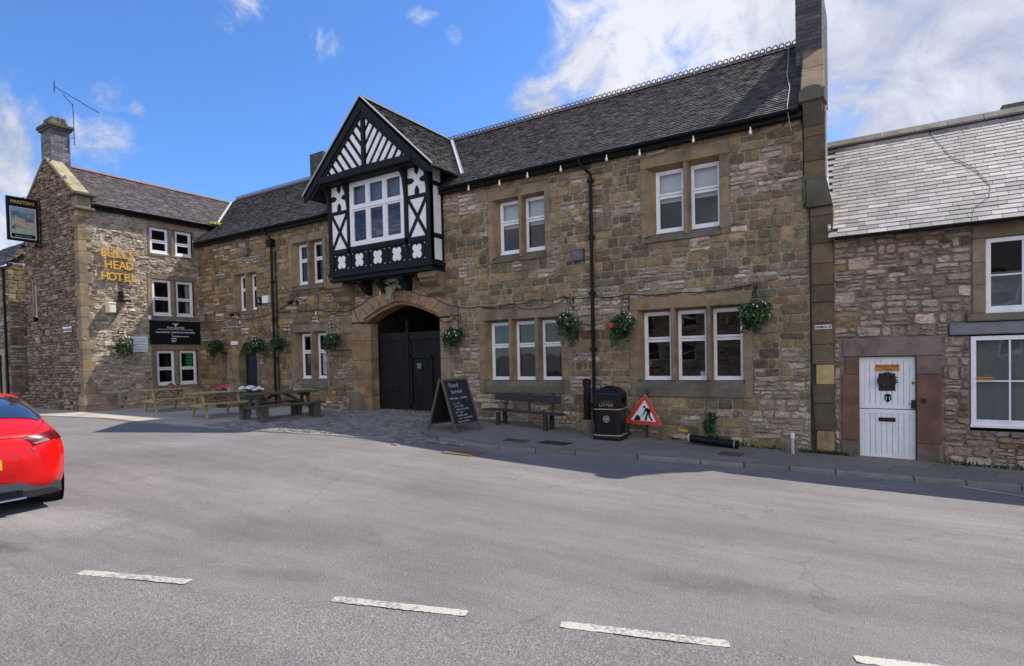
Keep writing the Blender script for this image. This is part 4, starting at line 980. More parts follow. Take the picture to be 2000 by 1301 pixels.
for i, (u0, u1, zb, zt, L, fz0, fz1) in enumerate(WW):
    surround(wing, fw_, u0, u1, zb, zt, L, fz0, fz1, (L[0][0]-.02, L[-1][1]+.02, fz0-.03, fz1+.02), seed=i+50, rec=.05, sill=False, flat=True, tint=.95)
    room(wing, fw_, u0, u1, zb, zt)
    b = MB(); b.prism([(u0, zb), (u1, zb), (u1, fz0-.03), (u0, fz0-.03)], -.25, .03, lambda u, v, w: fw_(u, v, w), (.2, .17, .12)); b.build('window_sill', 'dress', wing)
    for j, (a, c) in enumerate(L):
        sash(wing, fw_, a, c, fz0, fz1, split=.48, rec=.05, fr=.075, curtain=('side', .45) if (i, j) == (1, 1) else None)
b = MB()
for k in range(5): b.prism([(12.45, 1.45+k*.115), (12.70, 1.45+k*.115), (12.70, 1.53+k*.115), (12.45, 1.53+k*.115)], -.13, -.128, lambda u, v, w: fw_(u, v, w))
b.build('green_notice', plain('green_sheet', (.04, .38, .12), .5), wing)
surround(wing, fg_, -27.04, -26.62, 3.3, 4.9, [(-26.93, -26.70)], 3.5, 4.72, (-26.95, -26.68, 3.48, 4.74), seed=2, rec=.05, sill=False, flat=True)
sash(wing, fg_, -26.94, -26.69, 3.5, 4.72, rec=.05, fr=.05, curtain=('net', .6))
# roof of the wing
b = MB(); WB = math.atan(WS)
def Pw(u, s, h): return (-22.83-s*math.cos(WB)+h*math.sin(WB), u, WE+s*math.sin(WB)+h*math.cos(WB))
SW = 2.52/math.cos(WB)
TPW = [(.12, .10, .10), (.14, .12, .115), (.10, .085, .085), (.16, .13, .12), (.115, .09, .08)]
tiles(b, Pw, 9.36, 16.6, SW, .115, .19, rr, TPW, lambda u, s: WE+s*math.sin(WB) > EZ+SL*(u-EY)-.15)
b.add([Pw(9.3, 0, -.01), Pw(14.2, 0, -.01), Pw(17, SW, -.01), Pw(9.3, SW, -.01)], [(0, 1, 2, 3)], (.04, .035, .03))
b.add([(WRX, 8.95, WRZ), (WRX, 17.5, WRZ), (-27.9, 17.5, WE-.05), (-27.9, 8.95, WE-.05)], [(0, 1, 2, 3)], (.1, .09, .085))
b.build('roof', 'tile', wing)
b = MB(); y = 9.4
while y < 15.8:
    for sg in (-1, 1): b.add([(WRX, y+.004, WRZ+.09), (WRX, y+.40, WRZ+.09), (WRX+sg*.15, y+.40, WRZ-.02), (WRX+sg*.15, y+.004, WRZ-.02)], [(0, 1, 2, 3)])
    y += .405
b.build('ridge_tile', plain('red_ridge', (.20, .115, .08), .85, var=.3), wing)
b = MB(); b.bar((WRX, 9.08, gclip(WRX)+.10), (-22.95, 9.08, gclip(-22.95)+.10), .48, .10, col=(.33, .27, .17)); b.build('gable_coping', 'dress', wing, bevel=.015); b = MB(); b.bar((WRX, 9.08, gclip(WRX)+.10), (-27.8, 9.08, gclip(-27.8)+.10), .48, .10, col=(.2, .18, .13))
b.build('gable_coping', 'dress', wing, bevel=.015)
b = MB(); b.box(-23.28, -22.88, 8.84, 9.28, 7.02, 7.40, (.24, .2, .13)); b.box(-23.36, -22.78, 8.76, 9.36, 6.92, 7.02, (.18, .16, .11)); b.box(-23.42, -22.72, 8.72, 9.42, 7.40, 7.50, (.14, .13, .09))
b.build('kneeler', 'dress', wing, bevel=.02)
gutter(wing, 9.3, 13.9, -22.78, WE-.03, axis='y', r=.055)
b = MB(); b.box(-23.0, -22.86, 9.28, 14.0, WE-.18, WE-.02); b.build('fascia', 'black', wing)
chimney(wing, -25.93, -25.08, 8.97, 9.56, 8.3, 10.42, [(.15, .13, .14), (.125, .11, .12), (.18, .155, .16), (.10, .09, .10)], course=.10, cap=False)
b = MB(); b.box(-26.0, -25.01, 8.90, 9.63, 10.18, 10.26, (.10, .095, .085)); b.box(-26.05, -24.96, 8.86, 9.67, 10.26, 10.38, (.09, .085, .07)); b.box(-25.9, -25.11, 9.0, 9.53, 10.38, 10.52, (.19, .165, .09)); b.box(-25.86, -25.15, 9.04, 9.49, 10.52, 10.66, (.16, .14, .08)); b.build('chimney_cap', 'dress', wing, bevel=.02)
b = MB(); p = Vector((-22.95, 13.80, 7.25)); q = Vector((WRX, 16.0, 9.02)); b.tube([p, q], .05, 6); e = Vector((.10, 0, .03)); b.add([p-e, p+e, q+e, q-e], [(0, 1, 2, 3)]); b.build('valley_flashing', 'lead', wing)
b = MB(); rm = random.Random(1)
for i in range(26): 
    a = rm.uniform(0, 6.28); r = rm.uniform(0, .16); x, y = -22.86+r*math.cos(a)*.6, 13.72+r*math.sin(a)*1.4; b.lathe([(.0, 7.24), (.07, 7.25), (.05, 7.31+rm.uniform(0, .04)), (0, 7.34)], x, y, 6)
b.build('moss_tuft', plain('moss', (.30, .33, .03), .9, var=.3), wing)

# ================================================================ cottage on the right
cot = thing('stone_cottage', 'low rubble stone cottage with pale slate roof and white stable door', 'building', (3, 14, -.6), world=True)
CD = (-.60, 1.02, -.9, 1.80)
hc = [CD, (1.40, 3.6, .10, 2.02), (1.10, 3.9, 1.78, 2.02), (1.44, 3.9, 2.02, 3.70)]
b = MB(); wall_mesh(b, FY(13.0), -.70, 9.0, -1.2, 3.78, hc, 'rubble', 71, mortar=(.30, .24, .19), bholes=[(-.29, .62, -.9, 1.44)]+hc[1:], tone=(1.16, 1.05, .96)); b.box(8.6, 9, 13.05, 19, -1.2, 3.8, (.3, .28, .25)); b.box(-.79, -.72, 13.05, 19, -1.2, 3.8, (.3, .28, .25)); b.build('wall', 'pale', cot)
b = MB(); PK = [(.185, .10, .068), (.17, .095, .065), (.165, .11, .08)]
def cb_(a, c, d, e, col, p=.03): b.prism([(a+.003, d+.003), (c-.003, d+.003), (c-.003, e-.003), (a+.003, e-.003)], -.3, p, lambda u, v, w: f0(u, v, w), col)
cb_(-.56, 1.0, 1.44, 1.80, (.22, .165, .14)); cb_(-.52, -.29, 1.10, 1.44, PK[1]); cb_(-.58, -.29, -.18, 1.10, PK[0]); cb_(-.60, -.29, -.9, -.18, (.14, .12, .10))
cb_(.62, .97, 1.10, 1.44, (.2, .14, .12)); cb_(.62, 1.0, -.18, 1.10, PK[0]); cb_(.62, .96, -.9, -.18, (.19, .125, .10)); b.build('door_surround', 'dress', cot, bevel=.012)
b = MB(); b.box(-.40, .72, 12.86, 13.2, -.62, -.515, (.2, .19, .16)); b.build('doorstep', 'dress', cot, bevel=.01)
b = MB(); fd = FY(13.07)
for (z0, z1) in ((-.50, .43), (.445, 1.43)):
    n = 8
    for i in range(n):
        u0, u1 = -.20+.72*i/n, -.20+.72*(i+1)/n; b.prism([(u0+.0025, z0+.06), (u1-.0025, z0+.06), (u1-.0025, z1-.06), (u0+.0025, z1-.06)], -.03, -.002, lambda u, v, w: fd(u, v, w))
    for (a, c, d, e) in ((-.285, -.20, z0, z1), (.52, .61, z0, z1), (-.20, .52, z0, z0+.07), (-.20, .52, z1-.08, z1)): b.prism([(a, d), (c, d), (c, e), (a, e)], -.03, .006, lambda u, v, w: fd(u, v, w))
door = b.build('door', 'white', cot, bevel=.003)
b = MB(); b.prism([(.03, .20), (.30, .20), (.30, .275), (.03, .275)], 0, .014, lambda u, v, w: fd(u, v, w)); b.prism([(.06, .215), (.27, .215), (.27, .258), (.06, .258)], .01, .022, lambda u, v, w: fd(u, v, w)); b.build('letter_box', plain('dark_bronze', (.04, .03, .02), .4, metal=.6), door)
b = MB(); b.prism([(-.015, 1.165), (.365, 1.165), (.365, 1.285), (-.015, 1.285)], .004, .018, lambda u, v, w: fd(u, v, w)); npl = b.build('name_plate', plain('orange_wood', (.50, .19, .03), .5), door)
text('lettering', 'Appletree Bank', .062, .001, 'black', npl, face_mat((.175, 13.05, 1.235), (1, 0, 0), (0, 0, 1)), sx=.85); text('lettering', 'Cottage', .045, .001, 'black', npl, face_mat((.175, 13.05, 1.183), (1, 0, 0), (0, 0, 1)))
b = MB(); b.prism([(.13, .715), (.18, .73), (.23, .715), (.235, .62), (.18, .565), (.125, .62)], .0, .014, lambda u, v, w: fd(u, v, w)); sh = b.build('number_shield', 'black', door)
text('number', '11', .10, .002, 'white', sh, face_mat((.18, 13.054, .612), (1, 0, 0), (0, 0, 1)))
b = MB(); b.box(.545, .615, 13.03, 13.07, .46, .62); b.tube([(.57, 13.03, .55), (.57, 12.99, .55), (.50, 12.985, .545)], .007, 6); b.tube([(.575, 13.06, .94), (.575, 13.03, .94)], .02, 10); b.build('latch', plain('dark_bronze', (.04, .03, .02)), door)
b = MB(); b.box(.70, .765, 12.945, 12.97, .575, .66); b.tube([(.732, 12.945, .63), (.732, 12.935, .63)], .012, 8); b.build('doorbell', plain('dark_bronze', (.04, .03, .02)), cot)
b = MB(); b.prism([(.035, .785), (.30, .785), (.30, 1.12), (.035, 1.12)], .003, .010, lambda u, v, w: fd(u, v, w)); b.build('door_pane', plain('dark_glass', (.02, .022, .025), .06), door)
# cottage windows
for (o, op, lt, z0, z1) in (((1.40, 3.6, .10, 1.80), (1.41, 3.55, .16, 1.79), [(1.415, 3.545)], .19, 1.77), ((1.36, 3.9, 2.02, 3.70), (1.62, 3.64, 2.17, 3.48), [(1.625, 3.635)], 2.18, 3.47)):
    fn = FY(13.0); big = z0 < 1
    if not big: surround(cot, fn, 1.44, 3.85, 2.17, 3.70, lt, z0, z1, op, seed=8, rec=.03, sill=False, flat=True, tint=1.05)
    sash(cot, fn, lt[0][0], lt[0][1], z0, z1, rec=-.01 if big else .03, fr=.075, bars=(4, 2), curtain=('low' if not big else 'net', .17) if not big else ('net', .16))
    room(cot, fn, o[0]+.02, o[1]-.02, z0-.05, z1+.05)
b = MB(); b.box(1.36, 3.95, 12.90, 13.2, 2.03, 2.165, (.17, .15, .11)); b.build('window_sill', 'dress', cot, bevel=.015); b = MB(); b.box(1.11, 3.95, 12.945, 13.2, 1.80, 2.015, (.20, .195, .205)); b.build('window_lintel', 'dress', cot, bevel=.015); b = MB(); b.box(1.95, 2.12, 12.93, 13.1, .0, .1, (.16, .14, .11)); b.build('projecting_stone', 'dress', cot, bevel=.015)
b = MB(); b.prism([(1.49, 1.0), (1.73, 1.0), (1.73, 1.055), (1.49, 1.055)], .015, .02, lambda u, v, w: f0(u, v, w)); ws = b.build('window_sticker', plain('orange_wood', (.50, .19, .03)), cot)
text('lettering', 'NO PARKING', .036, .001, 'black', ws, face_mat((1.61, 12.975, 1.015), (1, 0, 0), (0, 0, 1)))
# slate roof
CS = .835; CA = math.atan(CS); CEY, CEZ = 12.77, 3.76; CRY = 16.0; SCt = (CRY-CEY)/math.cos(CA)
def Pc(u, s, h): return (u, CEY+s*math.cos(CA)-h*math.sin(CA), CEZ+s*math.sin(CA)+h*math.cos(CA))
b = MB(); tiles(b, Pc, -1.1, 9.3, SCt, .155, .33, random.Random(12), [(.31, .27, .245), (.275, .24, .22), (.335, .29, .265), (.235, .21, .19)], lambda u, s: u > (-.86 if s > .45 else -.72), .014, .004)
b.add([Pc(-.74, 0, -.01), Pc(9.3, 0, -.01), Pc(9.3, SCt, -.01), Pc(-1.1, SCt, -.01), Pc(-1.1, .5, -.01), Pc(-.74, .3, -.01)][:6], [(0, 1, 2, 3, 4, 5)], (.05, .05, .05))
b.add([(-.8, CRY, CEZ+CS*3.23), (9.3, CRY, CEZ+CS*3.23), (9.3, CRY+3.3, CEZ-.1), (-.8, CRY+3.3, CEZ-.1)], [(0, 1, 2, 3)], (.2, .2, .2)); croof = b.build('roof', 'slate', cot)
b = MB(); x = -1.05; rs = random.Random(3)
while x < 9.2:
    L = rs.uniform(.5, .7)
    for sg in (-1, 1): b.add([(x+.004, CRY, CEZ+CS*3.23+.12), (x+L-.006, CRY, CEZ+CS*3.23+.12), (x+L-.006, CRY+sg*.2, CEZ+CS*3.23-.06), (x+.004, CRY+sg*.2, CEZ+CS*3.23-.06)], [(0, 1, 2, 3)], pickf(rs, [(.2, .18, .14)]))
    b.box(x+.004, x+L-.006, CRY-.2, CRY+.2, CEZ+CS*3.23-.09, CEZ+CS*3.23-.05, (.15, .14, .12)); x += L
b.build('ridge_stone', 'dress', croof)
b = MB(); b.box(-.72, 9, 18.9, 19.1, -1.2, 3.8, (.3, .28, .25)); b.build('rear_wall', 'pale', cot)
gutter(cot, -.66, 9.2, 12.71, 3.73, r=.055)
b = MB(); b.bar(Pc(-.76, .2, .05), Pc(-1.0, SCt, .05), .05, .07); b.build('verge_flashing', 'lead', cot)
chimney(cot, 2.30, 3.6, 16.15, 17.2, 5.6, 6.72, [(.13, .12, .10), (.10, .09, .08)], course=.16, cap=False)  # low block standing in for another building's roof beyond the ridge
b = MB(); b.tube([Pc(1.0, SCt*.98, .03), Pc(1.15, SCt*.8, .03), Pc(1.3, SCt*.62, .03), Pc(1.62, SCt*.45, .03), Pc(1.78, SCt*.28, .03), Pc(1.72, SCt*.18, .03), Pc(1.48, SCt*.10, .03), Pc(1.42, .05, .03)], .006, 5, cap=False); b.build('roof_cable', 'cable', cot)

# ================================================================ house at far left and houses across the street
nb = thing('stone_house', 'shaded stone house at the far left edge with a grey roof and pale door surround', 'building', (-33, 12, 0), world=True)
b = MB(); wall_mesh(b, FY(8.75), -38.0, -29.0, -.1, 5.62, [(-31.2, -29.55, -.2, 2.35)], 'rubble', 90, mortar=(.17, .15, .12)); 
wall_mesh(b, FXp(-29.0), 8.75, 14.0, -.1, 7.9, [], 'mixed', 93, clipf=lambda u: 5.66+.74*(2.65-abs(u-11.4)), mortar=(.3, .27, .2)); b.box(-38, -29.05, 13.9, 14, -.1, 5.6, (.3, .3, .3)); b.build('wall', 'pale', nb)
b = MB()
for (a, c, d, e) in ((-31.2, -30.9, 0, 2.1), (-29.85, -29.55, 0, 2.1), (-31.2, -29.55, 2.1, 2.35)): b.prism([(a, d), (c, d), (c, e), (a, e)], -.3, .03, lambda u, v, w: (u, 8.75-w, v), (.36, .31, .2))
b.build('door_surround', 'dress', nb); b = MB(); b.box(-30.92, -29.83, 8.95, 9.0, 0, 2.12); b.build('door', 'black', nb)
b = MB(); na = math.atan(.74)
def Pn(u, s, h): return (u, 8.58+s*math.cos(na)-h*math.sin(na), 5.60+s*math.sin(na)+h*math.cos(na))
tiles(b, Pn, -38.2, -28.85, 2.85/math.cos(na), .16, .28, random.Random(5), [(.10, .10, .11), (.12, .115, .12)]); b.add([Pn(-38.2, 0, -.02), Pn(-28.85, 0, -.02), Pn(-28.85, 3.55, -.02), Pn(-38.2, 3.55, -.02)], [(0, 1, 2, 3)], (.05, .05, .05))
b.add([(-38.2, 11.42, 7.7), (-28.85, 11.42, 7.7), (-28.85, 14.2, 5.6), (-38.2, 14.2, 5.6)], [(0, 1, 2, 3)], (.1, .1, .1)); b.build('roof', 'tile', nb)
gutter(nb, -38.2, -28.9, 8.52, 5.55); b = MB(); b.tube([(-29.1, 8.66, 5.5), (-29.1, 8.66, 0)], .045, 8); b.build('downpipe', 'black', nb)
for (nm, lb, x0, x1, H, seed, yb) in (('stone_house', 'stone house across the street facing the inn, with two stacks', -20, -7, 6.3, 101, -12.0), ('stone_house', 'lower stone house across the street facing the cottage', -6.6, 9, 5.4, 102, -11.6)):
    op_ = thing(nm, lb, 'building', ((x0+x1)/2, yb-3, 0), world=True)
    b = MB(); fo_ = lambda u, v, d, yb=yb: (u, yb+d, v); hl = []; k = 0; x = x0+1.2
    while x < x1-1.8:
        hl += [(x, x+1.1, 1.0, 2.4), (x, x+1.1, 3.1, min(4.4, H-.25))]; x += 2.6
    wall_mesh(b, fo_, x0, x1, -.1, H, hl, 'rubble', seed); b.box(x0, x1, yb-6, yb-5.8, -.1, H, (.3, .3, .3))
    for xx in (x0, x1): b.prism([(yb-6, -.1), (yb-.01, -.1), (yb-.01, H), (yb-3, H+2.4), (yb-6, H)], xx-(.2 if xx == x1 else 0), xx+(.2 if xx == x0 else 0), lambda u, v, w: (w, u, v), (.3, .28, .25))
    b.build('wall', 'pale', op_)
    for h in hl:
        b = MB()
        for (p, q, r_, s) in ((h[0], h[0]+.08, h[2], h[3]), (h[1]-.08, h[1], h[2], h[3]), (h[0], h[1], h[2], h[2]+.08), (h[0], h[1], h[3]-.08, h[3]), (h[0], h[1], (h[2]+h[3])/2-.03, (h[2]+h[3])/2+.03)): b.prism([(p, r_), (q, r_), (q, s), (p, s)], -.1, -.03, lambda u, v, w: fo_(u, v, w))
        wn = b.build('window', 'white', op_); b = MB(); b.add([fo_(h[0], h[2], -.07), fo_(h[1], h[2], -.07), fo_(h[1], h[3], -.07), fo_(h[0], h[3], -.07)], [(0, 1, 2, 3)]); b.build('pane', plain('dark_glass', (.02, .022, .025), .06), wn)
    b = MB(); b.add([(x0-.1, yb+.15, H-.1), (x1+.1, yb+.15, H-.1), (x1+.1, yb-3, H+2.45), (x0-.1, yb-3, H+2.45)], [(0, 1, 2, 3)], (.11, .1, .1)); b.add([(x0-.1, yb-6.15, H-.1), (x1+.1, yb-6.15, H-.1), (x1+.1, yb-3, H+2.45), (x0-.1, yb-3, H+2.45)], [(0, 1, 2, 3)], (.11, .1, .1)); b.build('roof', 'tile', op_)
    for cx in (x0+.1, x1-1.1): chimney(op_, cx, cx+1.0, yb-3.5, yb-2.6, H+1.6, H+4.0, [(.2, .17, .15), (.16, .14, .12)], course=.14)
# ================================================================ things in the street
GREENS = [(.025, .06, .013), (.035, .085, .016), (.016, .04, .01), (.055, .115, .022), (.02, .05, .018)]
def leafball(b, c, r, n, rnd, size=.05, squash=1.0, droop=0.0, pal=GREENS, shell=.55):
    for _ in range(n):
        while True:
            d = Vector((rnd.uniform(-1, 1), rnd.uniform(-1, 1), rnd.uniform(-1, 1)))
            if .05 < d.length < 1: break
        rr_ = (shell+(1-shell)*rnd.random()) if rnd.random() < .75 else rnd.random(); d = d.normalized()
        k = 1+.22*noise.noise(d*2.3+Vector((c[0], c[1], c[2])))
        p = Vector(c)+Vector((d.x*r, d.y*r*.9, d.z*r*squash))*rr_*k
        if droop and d.z < 0: p.z -= droop*rnd.random()*abs(d.z)
        nrm = (d+Vector((rnd.uniform(-1, 1), rnd.uniform(-1, 1), rnd.uniform(-.4, 1)))*.8).normalized()
        a = nrm.cross(Vector((rnd.uniform(-1, 1), rnd.uniform(-1, 1), rnd.uniform(-1, 1)))).normalized(); e = nrm.cross(a)
        s = size*rnd.uniform(.6, 1.35); q = rnd.choice(pal); k2 = rnd.uniform(.6, 1.4); col = tuple(x*k2 for x in q)
        b.add([p-a*s, p+e*s*.42, p+a*s*1.05+nrm*s*.2, p-e*s*.42], [(0, 1, 2, 3)], col)
def flowers(b, c, r, n, rnd, pal, size=.028, squash=1, top=False):
    for _ in range(n):
        d = Vector((rnd.uniform(-1, 1), rnd.uniform(-1, .25), rnd.uniform(-.3 if not top else .2, 1))).normalized()
        p = Vector(c)+Vector((d.x*r, d.y*r*.9, d.z*r*squash))*rnd.uniform(.92, 1.1); s = size*rnd.uniform(.6, 1.2); q = rnd.choice(pal)
        a = d.cross(Vector((0, 0, 1))).normalized(); e = d.cross(a)
        pts = [p+(a*math.cos(2*math.pi*i/5)+e*math.sin(2*math.pi*i/5))*s for i in range(5)]; b.add([p+d*s*.35]+pts, [(0, i+1, (i+1) % 5+1) for i in range(5)], q)
def basket(x, zc, y, wall_n, label, seed, r=.29, red=False, nf=14, hookdz=.52, hp=None):
    # wall_n: outward normal of the wall it hangs from; origin at the basket's bowl
    rnd = random.Random(seed)
    t = thing('hanging_basket', label, 'hanging basket', (x, y, zc-.1), math.atan2(wall_n[1], wall_n[0])+math.pi/2, 'hanging baskets of flowers along the inn walls')
    b = MB(); b.lathe([(.03, -.14), (.13, -.08), (.18, .02), (.19, .05), (.165, .05), (.10, -.05)], n=12); b.build('bowl', 'black', t)
    b = MB(); leafball(b, (0, 0, .10), r, 620, rnd, .046, .85, .16)
    for k in range(6):
        a = rnd.uniform(0, 6.28); leafball(b, (r*.85*math.cos(a), r*.7*math.sin(a), rnd.uniform(-.2, .26)), r*.42, 80, rnd, .04, 1.2, .24)
    b.mi = 1; flowers(b, (0, 0, .10), r*1.02, nf, rnd, [(.7, .68, .7), (.74, .72, .66), (.6, .56, .64)], .019)
    b.build('foliage', ['leaf', 'petals'], t)
    if red:
        b = MB(); flowers(b, (-.25, -.05, .04), .07, 26, rnd, [(.75, .06, .03), (.65, .05, .02)], .04, 1.2); b.build('red_bloom', 'petals' if 'petals' in MS else 'leaf', t)
    hz = .10+hookdz
    b = MB()
    for k in range(3):
        a = 2*math.pi*k/3+.5; b.tube([(.17*math.cos(a), .17*math.sin(a), .05), (0, 0, hz-.03)], .006, 4)
    b.tube([(0, 0, hz-.04), (0, 0, hz+.03)], .008, 5); b.build('chain', 'cable', t)
    b = MB(); w = .38
    b.tube([(0, w, hz+.12), (0, w, hz-.22)], .012, 5); b.tube([(0, w, hz+.04), (0, -.03, hz+.04)], .010, 5)
    b.tube([(0, w-.02, hz-.16), (0, w*.55, hz-.10), (0, w*.2, hz-.02), (0, .05, hz+.04)], .009, 5); b.tube([(0, -.03, hz+.04), (0, -.05, hz+.07), (0, -.02, hz+.09)], .009, 5)
    b.tube([(0, w*.5, hz+.04), (0, w*.42, hz-.03), (0, w*.55, hz-.07), (0, w*.62, hz-.01)], .006, 4)
    b.build('wall_bracket', 'iron', t)
    return t
MS['petals'] = mat('petals', (.8, .8, .8), .6, .05, 5, attr=True)
S_ = (0, -1)
basket(-6.35, 2.40, 12.6, S_, 'leafy hanging basket against the right light of the three light window beside the long downpipe', 1)
basket(-4.91, 2.30, 12.6, S_, 'hanging basket with one bright red bloom on its left side, right of the long downpipe', 2, red=True, nf=20)
basket(-2.10, 2.36, 12.6, S_, 'full round hanging basket at the top right of the window group nearest the cottage', 3, r=.31, nf=16)
basket(-9.87, 2.20, 12.6, S_, 'hanging basket with white flowers on the right jamb of the gateway arch', 4, r=.27, nf=20)
basket(-14.76, 2.24, 12.6, S_, 'dense green hanging basket left of the gateway arch, hiding part of a window', 5, r=.29, nf=6)
basket(-17.50, 2.22, 12.6, S_, 'dark hanging basket just right of the tall hopper headed downpipe', 6, r=.27, nf=6)
basket(-18.75, 2.22, 12.6, S_, 'hanging basket with trailing white flowers above the arched doorway', 7, r=.30, nf=26)
basket(-21.32, 2.26, 12.6, S_, 'dark hanging basket in the inner corner, under the black banner end', 8, r=.29, nf=8)
basket(-22.62, 2.33, 10.02, (1, 0), 'sunlit hanging basket with white flowers on the wing wall beside the white board', 9, r=.28, nf=16, hookdz=.42)

# festoon string along the gutters and its bulbs, cable across the front
fs = thing('festoon_lights', 'string of white light bulbs hanging under the long gutter of the inn', 'string lights', (-5, 12.7, 6.2), world=True)
P = [(-1.6, 6.18), (-2.15, 6.12), (-3.3, 6.20), (-4.5, 6.16), (-5.3, 6.2), (-6.5, 6.18), (-7.45, 6.2), (-8.3, 6.16), (-9.3, 6.2), (-10.2, 6.14)]
b = MB(); b.tube([(x, 12.74, z+.06) for x, z in P], .007, 4, cap=False); b.build('cable', 'cable', fs)
for x, z in P[1:-1]:
    b = MB(); b.lathe([(0, z-.10), (.022, z-.09), (.032, z-.06), (.026, z-.03), (.014, z), (.014, z+.05)], x, 12.73, 8); b.build('bulb', plain('bulb_white', (.8, .8, .8), .3), fs)
cbt = thing('wall_cable', 'thin black cable looping across the inn front at first floor level', 'cable', (-12, 12.95, 3.2), world=True)
def wcable(P, r=.011, name='cable', par=cbt):
    out = []
    for i in range(len(P)-1):
        for k in range(4):
            t_ = k/4; sag = -.05*math.sin(math.pi*t_); out.append((P[i][0]*(1-t_)+P[i+1][0]*t_, 12.945, P[i][1]*(1-t_)+P[i+1][1]*t_+sag))
    out.append((P[-1][0], 12.945, P[-1][1])); b = MB(); b.tube(out, r, 5, cap=False); b.build(name, 'cable', par)
wcable([(-22.9, 3.23), (-20.8, 3.26), (-19.2, 3.22), (-18.2, 3.38), (-17.0, 3.35), (-15.8, 3.30), (-14.95, 3.22), (-14.2, 3.2), (-13.4, 3.52), (-12.6, 3.76), (-11.8, 3.66), (-10.8, 3.35), (-10.0, 3.04), (-9.2, 2.98), (-8.2, 2.98), (-7.4, 3.04), (-6.6, 3.06), (-5.8, 3.0), (-4.9, 3.0), (-3.7, 2.94), (-2.2, 2.98)])
wcable([(-14.08, 3.23), (-13.98, 2.95), (-13.75, 2.74)]); wcable([(-17.9, 3.4), (-16.9, 3.9), (-15.5, 4.0), (-14.9, 3.95)], .010); wcable([(-16.9, 3.9), (-16.3, 3.5), (-15.7, 3.05), (-15.2, 3.1), (-14.6, 3.3)], .009)
wcable([(-9.97, 2.8), (-10.3, 2.62), (-10.62, 2.72)]); wcable([(-9.1, 2.95), (-8.0, 2.9), (-7.3, 2.82), (-6.9, 2.9), (-6.55, 3.02)], .009)
for x, z in ((-15.9, 3.22), (-14.7, 3.5), (-12.9, 3.66), (-20.2, 3.15)):
    b = MB(); b.lathe([(0, z-.10), (.022, z-.09), (.030, z-.06), (.014, z), (.014, z+.03)], x, 12.93, 8); b.build('bulb', 'bulb_white', cbt)
b = MB(); b.tube([(-1.13, 12.93, 4.95), (-1.13, 12.93, 4.4), (-1.09, 12.935, 4.0), (-1.09, 12.935, 2.0), (-1.08, 12.935, .6), (-1.02, 12.93, -.5)], .016, 6)
tag(b.build('downlead_cable', 'cable'), 'black cable running straight down the right end of the inn front', 'cable')
# floodlights, boxes
def flood(x, y, z, lab, n=(0, -1)):
    t = thing('floodlight', lab, 'floodlight', (x, y, z), math.atan2(n[1], n[0])+math.pi/2, 'small black floodlights on the inn walls')
    b = MB(); b.box(-.03, .03, -.02, .02, -.09, .05); b.tube([(0, 0, 0), (0, -.15, .06), (0, -.25, .02)], .014, 6); b.build('arm', 'black', t)
    b = MB(); b.T = Matrix.Translation((0, -.30, -.02)) @ Matrix.Rotation(R(-35), 4, 'X'); b.box(-.08, .08, -.03, .06, -.06, .06); b.build('lamp_head', 'black', t, bevel=.01)
flood(-20.3, 12.97, 3.40, 'small black floodlight over the basket left of the arched doorway'); flood(-16.9, 12.97, 3.62, 'small black floodlight above the lower window left of the gateway')
for (x0, x1, z0, z1, lab) in ((-6.30, -6.02, 3.90, 4.18, 'small square grey box on the inn wall left of the long downpipe'), (-19.72, -19.5, 5.55, 5.78, 'small grey box high on the wall left of the hopper downpipe')):
    b = MB(); b.box(x0, x1, 12.84, 12.98, z0, z1); b.box(x0-.015, x1+.015, 12.83, 12.97, z1-.03, z1+.015); b.box(x0+.03, x1-.03, 12.83, 12.85, z0+.03, z1-.06); tag(b.build('wall_box', plain('grey_box', (.12, .11, .115), .6), bevel=.006), lab, 'wall box')
ab = thing('alarm_box', 'white alarm box with black front half next to the narrow upper window', 'alarm box', (-18.75, 12.9, 3.8), world=True)
b = MB(); b.box(-18.72, -18.38, 12.86, 12.98, 3.70, 3.96); b.build('casing', 'white', ab, bevel=.01); b = MB(); b.box(-19.05, -18.73, 12.84, 12.98, 3.68, 3.94); bf = b.build('cover', 'black', ab, bevel=.02); text('mark', 'S', .2, .002, 'white', bf, face_mat((-18.89, 12.835, 3.74), (1, 0, 0), (0, 0, 1)))
b = MB(); b.box(-20.82, -20.42, 12.93, 12.98, 2.26, 2.40); tag(b.build('name_plate', 'white', bevel=.004), 'small blank white plate left of the arched doorway', 'plate')
# wing fittings
b = MB(); b.T = Matrix.Translation((-22.80, 9.72, 3.60)); b.box(-.16, .16, -.11, .11, -.17, .17); b.box(-.18, .18, -.125, .125, .14, .19); o = b.build('sensor_light', plain('cream_plastic', (.72, .66, .5), .4), bevel=.03); tag(o, 'cream box shaped light on the sunlit wing wall below the gold letters', 'wall light')
b = MB(); b.box(-22.98, -22.62, 9.98, 10.32, 3.86, 3.92); b.box(-22.97, -22.9, 10.05, 10.2, 3.92, 4.25); tag(b.build('wall_lamp', 'black', bevel=.01), 'flat black lamp on a bracket under the word HOTEL', 'wall light')
bs = MB(); bs.box(-22.99, -22.90, 11.02, 11.14, 3.26, 3.42); tag(bs.build('spot_lamp', 'white', bevel=.03), 'tiny white spot lamp at the top left corner of the black banner', 'wall light')
# gold lettering
gl = thing('gold_lettering', 'gold metal letters reading BULLS HEAD HOTEL on the wing wall', 'lettering', (-22.95, 10, 5), world=True)
for word, z, y0, wdt in (('BULLS', 5.42, 9.50, 1.10), ('HEAD', 5.02, 9.62, .92), ('HOTEL', 4.60, 9.50, 1.16)):
    n = len(word); tmp = []
    for i, ch in enumerate(word):
        o = text('letter', ch, .40, .028, 'gold', gl, face_mat((-22.90, y0+wdt*(i+.5)/n, z), (0, 1, 0), (0, 0, 1)), bold=.006, sx=.92)
